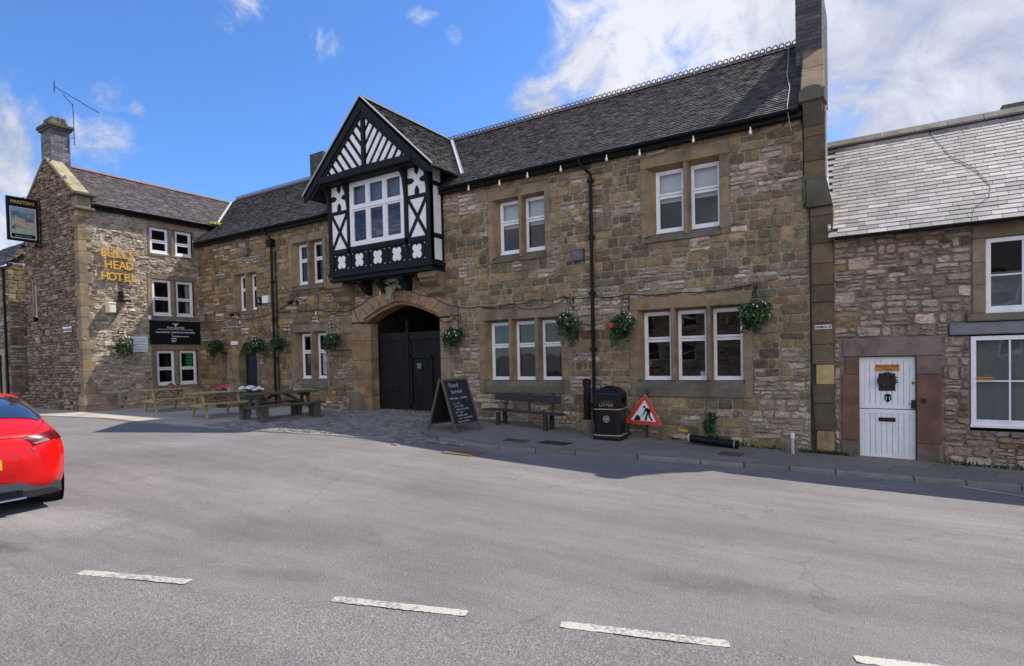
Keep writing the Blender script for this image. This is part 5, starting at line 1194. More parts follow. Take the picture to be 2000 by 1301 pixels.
# black banner board with white writing and horned head mark
bb = thing('menu_banner', 'long black banner with white horned head mark and small white writing on the wing wall', 'banner', (-22.95, 12.1, 2.8), world=True)
b = MB(); b.box(-22.965, -22.93, 11.06, 12.96, 2.34, 3.24); b.build('board', 'black', bb, bevel=.003)
WT = plain('sign_white', (.72, .72, .74), .5)
def bt(s, size, y, z, al='CENTER', sx=1): text('lettering', s, size, .001, WT, bb, face_mat((-22.926, y, z), (0, 1, 0), (0, 0, 1)), al, .002, sx)
bt('Your Local Pub', .10, 12.0, 2.955); bt("Home Cooked Food ~ Quality Real Ales | Accommodation", .088, 12.0, 2.78, sx=.66, al='CENTER')
bt('T:', .07, 11.83, 2.69, 'LEFT'); bt('all bookings and enquiries', .07, 11.86, 2.63, 'LEFT', .8); bt('Parties', .065, 11.83, 2.55, 'LEFT'); bt('Meetings', .05, 11.83, 2.485, 'LEFT'); bt('Events', .05, 11.83, 2.43, 'LEFT')
b = MB(); b.box(-22.929, -22.926, 11.32, 12.68, 2.905, 2.918); b.build('rule', WT, bb)
b = MB(); hc_, hz_ = 12.0, 3.10
b.prism([(hc_-.05, hz_+.04), (hc_+.05, hz_+.04), (hc_+.03, hz_-.04), (hc_+.012, hz_-.08), (hc_-.012, hz_-.08), (hc_-.03, hz_-.04)], -22.929, -22.925, lambda u, v, w: (w, u, v))
for s in (-1, 1): b.prism([(hc_+s*.04, hz_+.045), (hc_+s*.04, hz_+.015), (hc_+s*.10, hz_+.02), (hc_+s*.125, hz_+.065), (hc_+s*.09, hz_+.04)], -22.929, -22.925, lambda u, v, w: (w, u, v))
b.build('horned_head_mark', WT, bb)
b = MB(); b.box(-22.965, -22.94, 10.33, 10.98, 2.06, 2.62); wbd = b.build('notice_board', 'white', bevel=.004); tag(wbd, 'white notice board with five dark lines left of the black banner', 'notice board')
for k in range(5):
    b = MB(); b.box(-22.939, -22.936, 10.36, 10.95, 2.13+k*.098, 2.145+k*.098); b.build('ruled_line', plain('grey_ink', (.12, .12, .14)), wbd)
# street name plates
def plate(x0, x1, z0, z1, txt, lab, fn, right, org, size):
    b = MB(); b.prism([(x0, z0), (x1, z0), (x1, z1), (x0, z1)], .03, .04, lambda u, v, w: fn(u, v, w)); o = b.build('street_nameplate', 'white'); tag(o, lab, 'street sign')
    text('lettering', txt, size, .001, 'black', o, face_mat(org, right, (0, 0, 1)), bold=.003, sx=.8)
plate(-1.04, -.74, 2.00, 2.08, 'CHURCH ST', 'small white street nameplate on the pilaster at the right end of the inn', f0, (1, 0, 0), (-.89, 12.955, 2.018), .066)
plate(-24.45, -23.75, 2.80, 2.98, 'BUXTON ROAD', 'faded street nameplate on the shaded gable wall of the wing', fg_, (1, 0, 0), (-24.1, 8.865, 2.83), .12)
# projecting pub sign
ps = thing('pub_sign', 'projecting painted pub sign in a black frame on the shaded gable corner', 'pub sign', (-25.9, 8.4, 6.1), world=True)
b = MB(); b.box(-25.93, -25.87, 7.87, 8.78, 6.13, 7.64); b.build('board', 'black', ps)
b = MB()
for (a, c, d, e) in ((7.87, 7.93, 6.11, 7.66), (8.72, 8.78, 6.11, 7.66), (7.93, 8.72, 6.11, 6.17), (7.93, 8.72, 7.60, 7.66), (7.93, 8.72, 7.34, 7.38)): b.box(-25.955, -25.845, a, c, d, e)
b.build('frame', 'black', ps, bevel=.008)
b = MB()
for (a, c, d, e) in ((7.95, 7.975, 6.2, 7.31), (8.675, 8.70, 6.2, 7.31), (7.975, 8.675, 7.285, 7.31), (7.975, 8.675, 6.2, 6.222)): b.box(-25.872, -25.866, a, c, d, e)
b.build('trim', 'white', ps)
def picture():
    M = bpy.data.materials.new('painted_scene'); M.use_nodes = True; t = M.node_tree; bs_ = t.nodes['Principled BSDF']; bs_.inputs['Roughness'].default_value = .35
    tcn = t.nodes.new('ShaderNodeTexCoord'); sp = t.nodes.new('ShaderNodeSeparateXYZ'); t.links.new(tcn.outputs['Object'], sp.inputs[0])
    n = N(t, 'ShaderNodeTexNoise', Scale=9.0, Detail=5.0, Roughness=.7); t.links.new(tcn.outputs['Object'], n.inputs['Vector'])
    n2 = N(t, 'ShaderNodeTexNoise', Scale=16.0, Detail=3.0); t.links.new(tcn.outputs['Object'], n2.inputs['Vector'])
    z = Mth(t, 'ADD', Mth(t, 'SUBTRACT', sp.outputs[2], 6.30), Mth(t, 'MULTIPLY', Mth(t, 'SUBTRACT', n.outputs[0], .5), .7))
    r = t.nodes.new('ShaderNodeValToRGB'); e = r.color_ramp.elements; e[0].position = 0; e[0].color = (.25, .42, .22, 1); e[1].position = 1; e[1].color = (.30, .38, .44, 1)
    for p, c in ((.2, (.35, .48, .38, 1)), (.34, (.45, .30, .20, 1)), (.48, (.50, .42, .30, 1)), (.6, (.42, .36, .34, 1)), (.74, (.13, .19, .24, 1))): x = e.new(p); x.color = c
    t.links.new(z, r.inputs[0])
    mx = t.nodes.new('ShaderNodeMix'); mx.data_type = 'RGBA'; mx.blend_type = 'OVERLAY'; mx.inputs[0].default_value = .35; t.links.new(r.outputs[0], mx.inputs[6]); t.links.new(n2.outputs['Color'], mx.inputs[7]); t.links.new(mx.outputs[2], bs_.inputs['Base Color']); return M
b = MB(); b.box(-25.869, -25.862, 7.99, 8.66, 6.36, 7.27); pic = b.build('picture', picture(), ps)
rp = random.Random(6)
for nm, n_, z0_, z1_, cols in (('painted_hill', 3, 6.80, 7.05, [(.10, .15, .17), (.13, .18, .20)]), ('painted_house', 9, 6.62, 6.86, [(.46, .34, .20), (.38, .26, .15), (.5, .42, .3)]), ('painted_figure', 9, 6.46, 6.62, [(.40, .14, .08), (.55, .5, .42), (.12, .10, .10), (.45, .30, .12)])):
    b = MB()
    for k in range(n_):
        y = rp.uniform(8.03, 8.60) if n_ > 3 else 8.1+.2*k; z = rp.uniform(z0_, z1_); w_ = rp.uniform(.03, .06) if n_ > 3 else .13; h_ = rp.uniform(.04, .08) if n_ > 3 else .12; c = rp.choice(cols)
        y = min(max(y, 7.99+w_), 8.66-w_)
        b.prism([(y-w_, z), (y+w_, z), (y+w_*.9, z+h_), (y+w_*.1, z+h_*1.5), (y-w_*.9, z+h_)], -25.860-.0004*k, -25.8585-.0004*k, lambda u, v, w: (w, u, v), c)
    b.build(nm, 'petals', pic)
text('lettering', "MARSTON'S", .155, .003, 'gold', ps, face_mat((-25.862, 8.325, 7.435), (0, 1, 0), (0, 0, 1)), sx=.80, bold=.002)
text('lettering', "BULLS HEAD", .085, .002, plain('dull_cream', (.35, .33, .25)), ps, face_mat((-25.862, 8.325, 6.25), (0, 1, 0), (0, 0, 1)), sx=.95)
b = MB(); b.tube([(-25.9, 8.84, 5.95), (-25.9, 8.84, 7.75)], .018, 6)
for z in (6.5, 7.35): b.tube([(-25.9, 8.78, z), (-25.9, 8.93, z)], .015, 6)
b.tube([(-25.9, 8.3, 7.66), (-25.9, 8.9, 7.9)], .012, 6)
b.build('bracket', 'iron', ps)
for y, z in ((8.70, 6.02), (8.30, 5.92)):
    b = MB(); b.tube([(-25.9, 8.9, 5.98), (-25.9, y, z)], .012, 5); b.lathe([(.05, z-.05), (.06, z), (.03, z+.06)], -25.9, y, 10); b.build('spot_lamp', 'black', ps)
# aerial on the wing chimney
ta = thing('television_aerial', 'television aerial on a thin mast above the wing chimney', 'aerial', (-24.95, 9.7, 10.2), world=True)
b = MB(); b.tube([(-24.98, 9.66, 9.75), (-24.98, 9.66, 11.25)], .014, 6); b.tube([(-25.1, 9.6, 10.0), (-24.98, 9.66, 10.0)], .012, 5); b.tube([(-24.98, 9.66, 11.2), (-24.93, 9.45, 11.35), (-24.97, 9.35, 11.5)], .012, 5); b.build('mast', 'iron', ta)
b = MB(); p = Vector((-25.1, 9.15, 11.72)); q = Vector((-24.60, 10.35, 11.05)); b.tube([p, q], .013, 5)
for k in range(16):
    t_ = .12+.88*k/15; c = p*(1-t_)+q*t_; b.tube([c+Vector((.10, -.03, 0)), c-Vector((.10, -.03, 0))], .004, 4)
b.build('boom', 'iron', ta)
b = MB()
for k in range(6): b.tube([p+Vector((-.16, .04, -.16+k*.065)), p+Vector((.16, -.04, -.16+k*.065))], .006, 4)
for s in (-1, 1): b.tube([p+Vector((.15*s, -.04*s, -.2)), p+Vector((.15*s, -.04*s, .2))], .006, 4)
b.build('reflector', 'iron', ta)

# picnic tables
def picnic(x, y, rz, L, lab, mt, heavy=False, W_=1.42):
    z0 = G(x, y)+.014; t = thing('picnic_table', lab, 'picnic table', (x, y, z0), rz, 'wooden picnic tables outside the inn')
    def plank(name, x0, x1, y0, y1, z, th): b = MB(); b.box(x0, x1, y0, y1, z-th, z); b.build(name, mt, t, bevel=.006)
    n = 5; tw = .72 if not heavy else .78; TH = .04 if not heavy else .05; HZ = .75 if not heavy else .76
    for i in range(n): a = -tw/2+tw*i/n; plank('top_plank', -L/2, L/2, a+.006, a+tw/n-.006, HZ, TH)
    for s in (-1, 1):
        for k in range(2): a = s*(W_/2-.13)+(-.13 if k == 0 else .005); plank('seat_plank', -L/2-.02, L/2+.02, a, a+.125, .45, TH)
    for ex in (-L/2+.22, L/2-.22):
        for s in (-1, 1):
            b = MB()
            if heavy: b.bar((ex+.03*s, s*.20, HZ-TH), (ex+.03*s, s*.42, .0), .05, .14, up=(1, 0, 0) if False else (0, 1, 0))
            else: b.bar((ex+.03*s, s*.22, HZ-TH), (ex+.03*s, s*.56, 0), .045, .095, up=(0, 1, 0))
            b.build('leg', mt, t, bevel=.005)
        b = MB(); b.box(ex-.06, ex-.02 if not heavy else ex-.02, -W_/2+.02, W_/2-.02, .31, .405); b.build('seat_bearer', mt, t, bevel=.005)
        b = MB(); b.box(ex-.06, ex-.02, -tw/2+.03, tw/2-.03, HZ-TH-.09, HZ-TH-.001); b.build('top_bearer', mt, t, bevel=.005)
        if heavy:
            for s in (-1, 1): b = MB(); b.box(ex-.10, ex+.10, s*(W_/2-.13)-.09, s*(W_/2-.13)+.09, 0, .40); b.build('seat_block', mt, t, bevel=.01)
    for s in (-1, 1):
        b = MB(); b.bar((s*(L/2-.2), 0, .36), (s*.12, 0, HZ-TH), .045, .07, up=(0, 0, 1)); b.build('brace', mt, t)
    return t
picnic(-20.45, 10.3, R(86), 1.4, 'pale new picnic table nearest the wing wall', 'wood')
picnic(-16.65, 9.85, R(84), 1.45, 'pale new picnic table standing between another pale one and the dark one', 'wood')
picnic(-14.3, 10.3, R(80), 1.95, 'dark weathered heavy picnic table nearest the gateway', 'oldwood', True, 1.5)
for (x, y, z, lab) in ((-20.3, 10.4, .765, 'small red menu caddy on the table nearest the wing'), (-14.2, 10.8, .78, 'small wooden cutlery caddy on the dark picnic table'), (-16.5, 10.2, .765, 'pale wooden caddy on the middle picnic table, in front of pink flowers')):
    b = MB(); c = (.30, .12, .07) if 'red' in lab else (.38, .27, .17)
    z += G(x, y)+.0
    b.box(x-.1, x+.1, y-.06, y+.06, z, z+.02, c); b.box(x-.1, x-.085, y-.06, y+.06, z+.02, z+.15, c); b.box(x+.085, x+.1, y-.06, y+.06, z+.02, z+.15, c); b.box(x-.085, x+.085, y-.06, y-.05, z+.02, z+.09, c); b.box(x-.085, x+.085, y+.05, y+.06, z+.02, z+.09, c); b.box(x-.01, x+.01, y-.05, y+.05, z+.02, z+.2, c)
    tag(b.build('table_caddy', 'dress'), lab, 'caddy')
# planters
def planter(x, y, lab, pal, seed):
    rnd = random.Random(seed); z = G(x, y)+.014; t = thing('flower_tub', lab, 'flower tub', (x, y, z))
    b = MB(); b.lathe([(.20, 0), (.26, .15), (.285, .32), (.27, .46), (.25, .46), (.24, .36), (0, .36)], n=18); b.build('tub', 'oldwood', t)
    b = MB(); b.lathe([(.275, .12), (.275, .155)], n=18); b.lathe([(.288, .34), (.284, .375)], n=18); b.build('hoop', 'iron', t)
    b = MB(); leafball(b, (0, 0, .52), .27, 380, rnd, .05, .55); b.build('foliage', 'leaf', t)
    b = MB()
    for k in range(8): a = 2*math.pi*k/8+rnd.uniform(-.3, .3); r = .23*rnd.uniform(.6, 1); flowers(b, (r*math.cos(a), r*math.sin(a), .66+rnd.uniform(-.05, .06)), .085, 60, rnd, pal, .026, .8, top=True)
    b.build('blooms', 'petals', t)
planter(-20.55, 12.4, 'tub of bright pink flowers by the slit window', [(.55, .03, .12), (.62, .05, .16), (.45, .02, .09)], 4)
planter(-19.75, 11.9, 'second tub of bright pink flowers, in front of the arched doorway', [(.55, .03, .12), (.5, .03, .14), (.45, .02, .09)], 14)
planter(-18.75, 12.2, 'tub of round white blooms right of the arched doorway', [(.72, .72, .74), (.66, .66, .70)], 5)
planter(-17.85, 11.9, 'tub of white blooms in front of the hopper headed downpipe', [(.72, .72, .74), (.66, .66, .70)], 6)
# A-board
def aboard():
    t = thing('chalkboard_sign', 'tall folding A frame chalkboard with handwritten food menu', 'chalkboard', (-8.46, 10.78, G(-8.4, 10.7)+.07), R(-4))
    H = 1.22; W2 = .42; S_ = .44      # board width along local y, legs splay along local x
    for s in (-1, 1):
        top = Vector((s*.03, 0, H)); bot = Vector((s*S_, 0, 0))
        for w in (-W2, W2):
            b = MB(); b.bar((top.x, w, H), (bot.x, w*1.02, 0), .05, .045, up=(0, 1, 0)); b.build('leg', plain('board_frame', (.10, .075, .05), .7, var=.3) if True else 0, t, bevel=.004)
        d = (bot-top).normalized(); nrm = Vector((s*d.z*-1, 0, abs(d.x))) ; nrm = Vector((-d.z*s, 0, 0))
        nrm = Vector((s*H, 0, S_-.03)).normalized()
        b = MB(); p = top+d*.05; q = top+d*(1.12)
        c = [(p+Vector((0, -W2+.02, 0))), (p+Vector((0, W2-.02, 0))), (q+Vector((0, W2-.02, 0))), (q+Vector((0, -W2+.02, 0)))]
        b.add([x+nrm*.008 for x in c]+[x-nrm*.008 for x in c], [(0, 1, 2, 3), (7, 6, 5, 4), (0, 1, 5, 4), (1, 2, 6, 5), (2, 3, 7, 6), (3, 0, 4, 7)])
        bd = b.build('board', plain('blackboard', (.012, .013, .016), .75), t)
        for k in (.03, 1.11): b = MB(); m_ = top+d*k; b.bar(m_+Vector((0, -W2, 0)), m_+Vector((0, W2, 0)), .04, .045, up=tuple(nrm)); b.build('rail', 'board_frame', t)
        if s == 1:
            ch = plain('chalk', (.36, .36, .36), .9)
            def w(sx, size, y, k, scale=1.0): 
                o_ = top+d*k+nrm*.010+Vector((0, y, 0)); text('chalk_lettering', sx, size, .0006, ch, bd, face_mat(o_, (0, 1, .03), tuple(-d)), 'LEFT', 0.001, scale)
            w('Food', .15, -.26, .22); w('Served', .13, -.24, .37); w('Monday - Sunday', .075, -.33, .51, 1.1)
            for i, s_ in enumerate(('12 - 2.30', '5.30 - 8.30', 'Soup of the day', 'Pie + peas', 'Sunday roast', 'Hot + cold drinks', 'Dogs welcome')): w(s_, .062, -.27+.03*(i % 3), .63+.072*i)
aboard()
# bench
bt_ = thing('wall_bench', 'dark two plank wooden bench against the inn wall under the three light window', 'bench', (-7.3, 12.3, -.2), world=True)
bzl = lambda x: G(x, 12.3)+.07
def bx(name, *a, mt='benchwood'): b = MB(); b.box(*a); return b.build(name, mt, bt_, bevel=.006)
zb = -.16
b = MB(); b.bar((-8.60, 12.22, zb+.41), (-6.35, 12.22, zb+.33), .17, .035); b.build('seat_plank', 'benchwood', bt_, bevel=.005)
b = MB(); b.bar((-8.55, 12.40, zb+.41), (-6.38, 12.40, zb+.33), .15, .035); b.build('seat_plank', 'benchwood', bt_, bevel=.005)
b = MB(); b.bar((-8.50, 12.60, zb+.72), (-6.55, 12.60, zb+.65), .03, .19); b.build('backrest', 'benchwood', bt_, bevel=.005)
for x in (-8.15, -7.45, -6.78):
    g = bzl(x)
    if x != -7.45:
        for y in (12.2, 12.52): b = MB(); b.box(x-.045, x+.045, y-.05, y+.05, g-.02, zb+.35 if y < 12.4 else zb+.35); b.build('leg', 'benchwood', bt_, bevel=.006)
    b = MB(); b.bar((x, 12.56, zb+.3), (x, 12.625, zb+.80), .06, .05, up=(0, 1, 0)); b.build('back_post', 'benchwood', bt_)
# standpipe with iron cap on a stone base
vp = thing('vent_pipe', 'short black iron vent pipe standing in a rough stone base beside the litter bin', 'vent pipe', (-5.85, 12.55, -.27), world=True)
g = G(-5.85, 12.5)+.07
b = MB(); b.lathe([(.085, g+.30), (.085, g+1.18), (.105, g+1.19), (.105, g+1.25), (.07, g+1.29), (0, g+1.31)], -5.86, 12.62, 16); b.build('pipe', 'iron', vp, smooth=False)
b = MB(); b.lathe([(.10, g+1.13), (.10, g+1.17)], -5.86, 12.62, 16); b.lathe([(.105, g+.30), (.105, g+.36)], -5.86, 12.62, 16); b.build('collar', 'iron', vp)
b = MB(); rx = random.Random(3); b.rings([[(-5.86+r*math.cos(a)*rx.uniform(.9, 1.1), 12.62+r*math.sin(a)*rx.uniform(.9, 1.1), z) for a in [2*math.pi*i/10 for i in range(10)]] for r, z in ((.17, g-.02), (.19, g+.1), (.16, g+.22), (.13, g+.31), (.08, g+.33))], (.2, .17, .13)); b.build('stone_base', 'dress', vp)
# litter bin: chamfered square body, hooded top with openings
def bin_():
    x, y = -5.10, 12.2; g = G(x, y)+.07
    t = thing('litter_bin', 'black octagonal litter bin with gold bands, crest and side openings', 'litter bin', (x, y, g), R(6))
    def ring(w, c, z):
        w, c = w*.94, c*.62
        return [(a, b_, z) for a, b_ in ((-w+c, -w), (w-c, -w), (w, -w+c), (w, w-c), (w-c, w), (-w+c, w), (-w, w-c), (-w, -w+c))]
    b = MB(); b.rings([ring(.36, .11, 0), ring(.36, .11, .06), ring(.335, .10, .09), ring(.315, .10, .12), ring(.315, .10, .66), ring(.325, .10, .68), ring(.325, .10, .72)]); b.build('body', 'iron', t, bevel=.006)
    b = MB(); b.rings([ring(.315, .10, .72), ring(.315, .10, .76)]); b.rings([ring(.32, .10, .97), ring(.335, .10, 1.0), ring(.33, .10, 1.03), ring(.2, .07, 1.15), ring(.12, .045, 1.18), ring(.02, .005, 1.19)])
    for (px_, py_) in ((-.25, -.25), (.25, -.25), (.25, .25), (-.25, .25)): b.box(px_-.055, px_+.055, py_-.055, py_+.055, .74, .99)
    for k in range(4):
        b.T = Matrix.Rotation(k*math.pi/2, 4, 'Z'); b.box(-.24, .24, -.315, -.29, .74, .80); b.box(-.24, .24, -.315, -.29, .92, .99); b.box(-.24, -.17, -.315, -.29, .8, .92); b.box(.17, .24, -.315, -.29, .8, .92)
    b.T = None; b.build('hood', 'iron', t, bevel=.005)
    b = MB(); b.box(-.22, .22, -.22, .22, .70, .97); b.build('liner', plain('liner_grey', (.05, .05, .045), .5), t)
    b = MB(); b.rings([ring(.05, .02, 1.18), ring(.09, .03, 1.20), ring(.06, .02, 1.215)]); b.build('stub_plate', plain('bright_steel', (.6, .6, .6), .3, metal=.8), t)
    gm = plain('old_gold', (.42, .34, .20), .45, metal=.3)
    for z in (.675, .095): b = MB(); b.rings([ring(.330 if z > .3 else .345, .10, z), ring(.330 if z > .3 else .345, .10, z+.022)]); b.build('gold_band', gm, t)
    b = MB(); b.T = Matrix.Translation((0, -.301, .47)) @ Matrix.Rotation(R(90), 4, 'X')
    b.rings([[(r*math.cos(a), r*math.sin(a), z) for a in [2*math.pi*i/20 for i in range(20)]] for r, z in ((.075, 0), (.075, .008), (.056, .008), (.056, .0))], cap=False); b.lathe([(.035, 0), (.035, .006), (.0, .008)], n=12); b.build('crest', gm, t)
    text('lettering', 'LITTER', .085, .002, gm, t, face_mat((0, -.322, .742), (1, 0, 0), (0, 0, 1)), sx=1.2)
bin_()
# road works sign leaning at the wall
def works():
    t = thing('roadworks_sign', 'red and white triangular men at work sign leaning against the inn wall', 'road sign', (-4.2, 12.6, G(-4.2, 12.6)+.07), world=True)
    fn = lambda u, v, d: (u, 12.72-(.78-v)*.12-d, v)
    A3 = [(-4.46, .70), (-4.93, .005), (-4.035, -.035)]
    cx = sum(p[0] for p in A3)/3; cz = sum(p[1] for p in A3)/3
    def rounded(k, r=.10):
        out = []; P = [(cx+(p[0]-cx)*k, cz+(p[1]-cz)*k) for p in A3]
        for i in range(3):
            p, a, c = Vector(P[i]), Vector(P[i-1]), Vector(P[(i+1) % 3])
            for s in range(5):
                f = s/4; q1 = p+(a-p).normalized()*r*k; q2 = p+(c-p).normalized()*r*k; out.append(tuple((q1*(1-f)+p*f)*(1-f)+(p*(1-f)+q2*f)*f))
        return out
    b = MB(); b.prism(rounded(1.0), -.012, .0, fn); b.build('backing_plate', plain('galvanised', (.35, .35, .36), .5), t)
    b = MB(); b.prism(rounded(.985), .0, .002, fn); b.build('red_border', plain('sign_red', (.62, .035, .012), .4, var=.12), t)
    b = MB(); b.prism(rounded(.665, .04), .0, .004, fn); b.build('white_field', plain('sign_face', (.70, .70, .72), .4, var=.06), t)
    bk = 'black'; b = MB(); s = .93
    def q(P): return [(-4.475+x*s, .20+z*s) for x, z in P]
    b.prism(q([(-.25, -.13), (-.08, -.135), (-.09, -.06), (-.13, -.01), (-.18, -.005)]), .0, .006, fn)                       # heap
    b.prism(q([(.04+.032*math.cos(a)-.03, .19+.032*math.sin(a)) for a in [math.pi*k/6 for k in range(12)]]), .0, .006, fn)    # head
    b.prism(q([(.02, .155), (.07, .175), (.125, .16), (.155, .09), (.13, .05), (.08, .06), (.05, .10)]), .0, .0062, fn)       # torso
    b.prism(q([(.03, .155), (.06, .13), (.03, .04), (-.01, -.01), (-.035, -.005), (-.005, .05)]), .0, .0064, fn)               # arm
    b.prism(q([(.12, .155), (.155, .14), (.175, .08), (.16, .05), (.14, .06), (.15, .09)]), .0, .0066, fn)
    b.prism(q([(.08, .07), (.13, .06), (.09, -.03), (.075, -.135), (.02, -.135), (.03, -.12), (.045, -.03)]), .0, .0068, fn)   # leg
    b.prism(q([(.10, .07), (.15, .06), (.16, -.02), (.235, -.125), (.215, -.145), (.19, -.13), (.12, -.03)]), .0, .007, fn)    # leg back
    b.prism(q([(-.08, -.055), (-.015, .01), (-.025, .02), (-.085, -.04)]), .0, .0071, fn)                                     # shovel
    b.build('worker_symbol', bk, t)
    b = MB(); g = G(-4.1, 12.6)+.05; b.bar((-4.10, 12.70, .1), (-4.08, 12.62, g), .035, .05); b.bar((-4.85, 12.70, .1), (-4.86, 12.62, g), .035, .05); b.bar((-4.46, 12.86, .76), (-4.46, 12.80, g), .05, .03); b.build('stand', plain('dark_steel', (.03, .035, .045), .5), t)
works()
# pipe lying at the foot of the wall, short grey post, small plants
lp = thing('drainpipe_length', 'black plastic pipe length lying at the foot of the inn wall', 'pipe', (-2.9, 12.6, -.36), world=True)
b = MB(); b.tube([(-3.42, 12.52, G(-3.4, 12.5)+.20), (-2.42, 12.50, G(-2.4, 12.5)+.16)], .085, 14); b.build('pipe', 'black', lp)
b = MB(); b.tube([(-3.44, 12.52, G(-3.4, 12.5)+.20), (-3.40, 12.52, G(-3.4, 12.5)+.20)], .10, 14); b.tube([(-2.50, 12.50, G(-2.5, 12.5)+.163), (-2.48, 12.50, G(-2.48, 12.5)+.163)], .09, 14); b.build('collar', plain('grey_ring', (.35, .34, .33)), lp)
gp_ = thing('marker_post', 'short grey post with white cap at the foot of the inn wall near the corner', 'post', (-1.41, 12.55, -.44), world=True)
g = G(-1.41, 12.55)+.06; b = MB(); b.tube([(-1.41, 12.56, g), (-1.41, 12.56, g+.32)], .032, 10); b.build('shaft', plain('grey_post', (.42, .42, .45)), gp_); b = MB(); b.tube([(-1.41, 12.56, g+.32), (-1.41, 12.56, g+.42)], .038, 10); b.build('cap', 'white', gp_)
b = MB(); b.prism([(-3.78, -.17), (-3.58, -.19), (-3.58, -.13), (-3.78, -.11)], .02, .03, lambda u, v, w: f0(u, v, w)); tag(b.build('hydrant_tag', plain('tag_yellow', (.55, .33, .05))), 'small yellow tag at the base of the wall beside the lying pipe', 'tag')
def weed(x, y, zb, h, r, n, seed, lab, name='wild_plant'):
    rnd = random.Random(seed); t = thing(name, lab, 'plant', (x, y, zb))
    b = MB()
    for k in range(7): a = rnd.uniform(-1, 1)*r*.8; b.tube([(a*.3, rnd.uniform(-.03, .03), 0), (a*.8, rnd.uniform(-.06, .02), h*.5), (a, rnd.uniform(-.08, .0), h*rnd.uniform(.75, 1))], .006, 4)
    b.build('stem', plain('stem_green', (.06, .09, .03)), t)
    b = MB()
    for k in range(9): q = rnd.random(); leafball(b, (rnd.uniform(-1, 1)*r*(.5+.3*q), rnd.uniform(-.08, .02), h*q), r*(.75-.3*q), n//9, rnd, .045, 1.0)
    b.build('foliage', 'leaf', t)
weed(-3.02, 12.83, G(-3, 12.8)+.07, .95, .2, 620, 1, 'tall leafy weed growing up the wall above the lying pipe')
rw = random.Random(88); b = MB()
for k in range(420):
    x = rw.choice((rw.uniform(-3.9, -.3), rw.uniform(-1.3, -.5), rw.uniform(.9, 3.4), rw.uniform(-12, -9))); zb = G(x, 12.9)+.07
    if -.4 < x < .75: continue
    p = Vector((x, 12.93-rw.uniform(0, .10), zb)); h = rw.uniform(.02, .09); e = Vector((rw.uniform(-.6, .6), rw.uniform(-.8, .1), 1)).normalized()*h; s = Vector((rw.uniform(.006, .018), rw.uniform(-.01, .01), 0)); c = random.choice(GREENS)
    b.add([p-s, p+s, p+e+s*.5, p+e*1.1-s], [(0, 1, 2, 3)], c)
tag(b.build('wall_foot_weeds', 'leaf'), kind='stuff')
rgt = random.Random(41); b = MB()
for k in range(520):
    t_ = rgt.random()*(len(KR)-3)+1; i = int(t_); f = t_-i; x = KR[i][0]*(1-f)+KR[i+1][0]*f; y = KR[i][1]*(1-f)+KR[i+1][1]*f-abs(rgt.gauss(0, .09))-.01; s_ = rgt.uniform(.004, .014); z = G(x, y)+.004; c = rgt.uniform(.08, .34)
    b.add([(x-s_, y-s_*.7, z), (x+s_, y-s_*.5, z), (x+s_*.8, y+s_, z), (x-s_*.7, y+s_*.8, z), (x, y, z+s_)], [(0, 1, 4), (1, 2, 4), (2, 3, 4), (3, 0, 4)], (c, c*.9, c*.75))
tag(b.build('gutter_grit', 'kerb'), kind='stuff')
# covers and gratings in the pavement and road
def cover(P, lab, col, dz, gr=False):
    b = MB(); nx = 9; ny = 5
    def pt(s, t_): 
        x = (P[0][0]*(1-s)+P[1][0]*s)*(1-t_)+(P[3][0]*(1-s)+P[2][0]*s)*t_; y = (P[0][1]*(1-s)+P[1][1]*s)*(1-t_)+(P[3][1]*(1-s)+P[2][1]*s)*t_; return x, y
    def q(s0, s1, t0, t1, h0, h1):
        c = [pt(s0, t0), pt(s1, t0), pt(s1, t1), pt(s0, t1)]; vs = [(x, y, G(x, y)+h0) for x, y in c]+[(x, y, G(x, y)+h1) for x, y in c]; b.add(vs, [(4, 5, 6, 7), (0, 1, 5, 4), (1, 2, 6, 5), (2, 3, 7, 6), (3, 0, 4, 7)])
    q(0, 1, 0, 1, dz-.02, dz+.004)
    for (a, c, d, e) in ((0, 1, 0, .08), (0, 1, .92, 1), (0, .05, .08, .92), (.95, 1, .08, .92)): q(a, c, d, e, dz, dz+.010)
    for i in range(nx): s = .08+.84*i/nx; q(s, s+.05, .12, .88, dz, dz+.009)
    tag(b.build('drain_cover', plain('cover_'+col[0], col[1], .6, bump=.3)), lab, 'drain cover')
cover([(-6.8, 10.3), (-6.28, 10.35), (-6.35, 10.72), (-6.87, 10.65)], 'small rusty cover set in the pavement in front of the bench', ('rust', (.10, .065, .045)), .07)
cover([(-6.1, 10.58), (-5.5, 10.64), (-5.5, 11.08), (-6.1, 11.02)], 'dark cover set in the pavement in front of the litter bin', ('iron', (.035, .032, .03)), .07)
cover([(-2.62, 11.58), (-2.22, 11.62), (-2.22, 12.02), (-2.62, 11.98)], 'small cover set in the pavement near the lying pipe', ('rust', (.10, .065, .045)), .07)
cover([(-7.0, 8.5), (-6.38, 8.6), (-6.42, 9.08), (-7.04, 8.98)], 'rusty grating in the road beside the kerb, half in the sun', ('rusty', (.22, .12, .07)), .012)
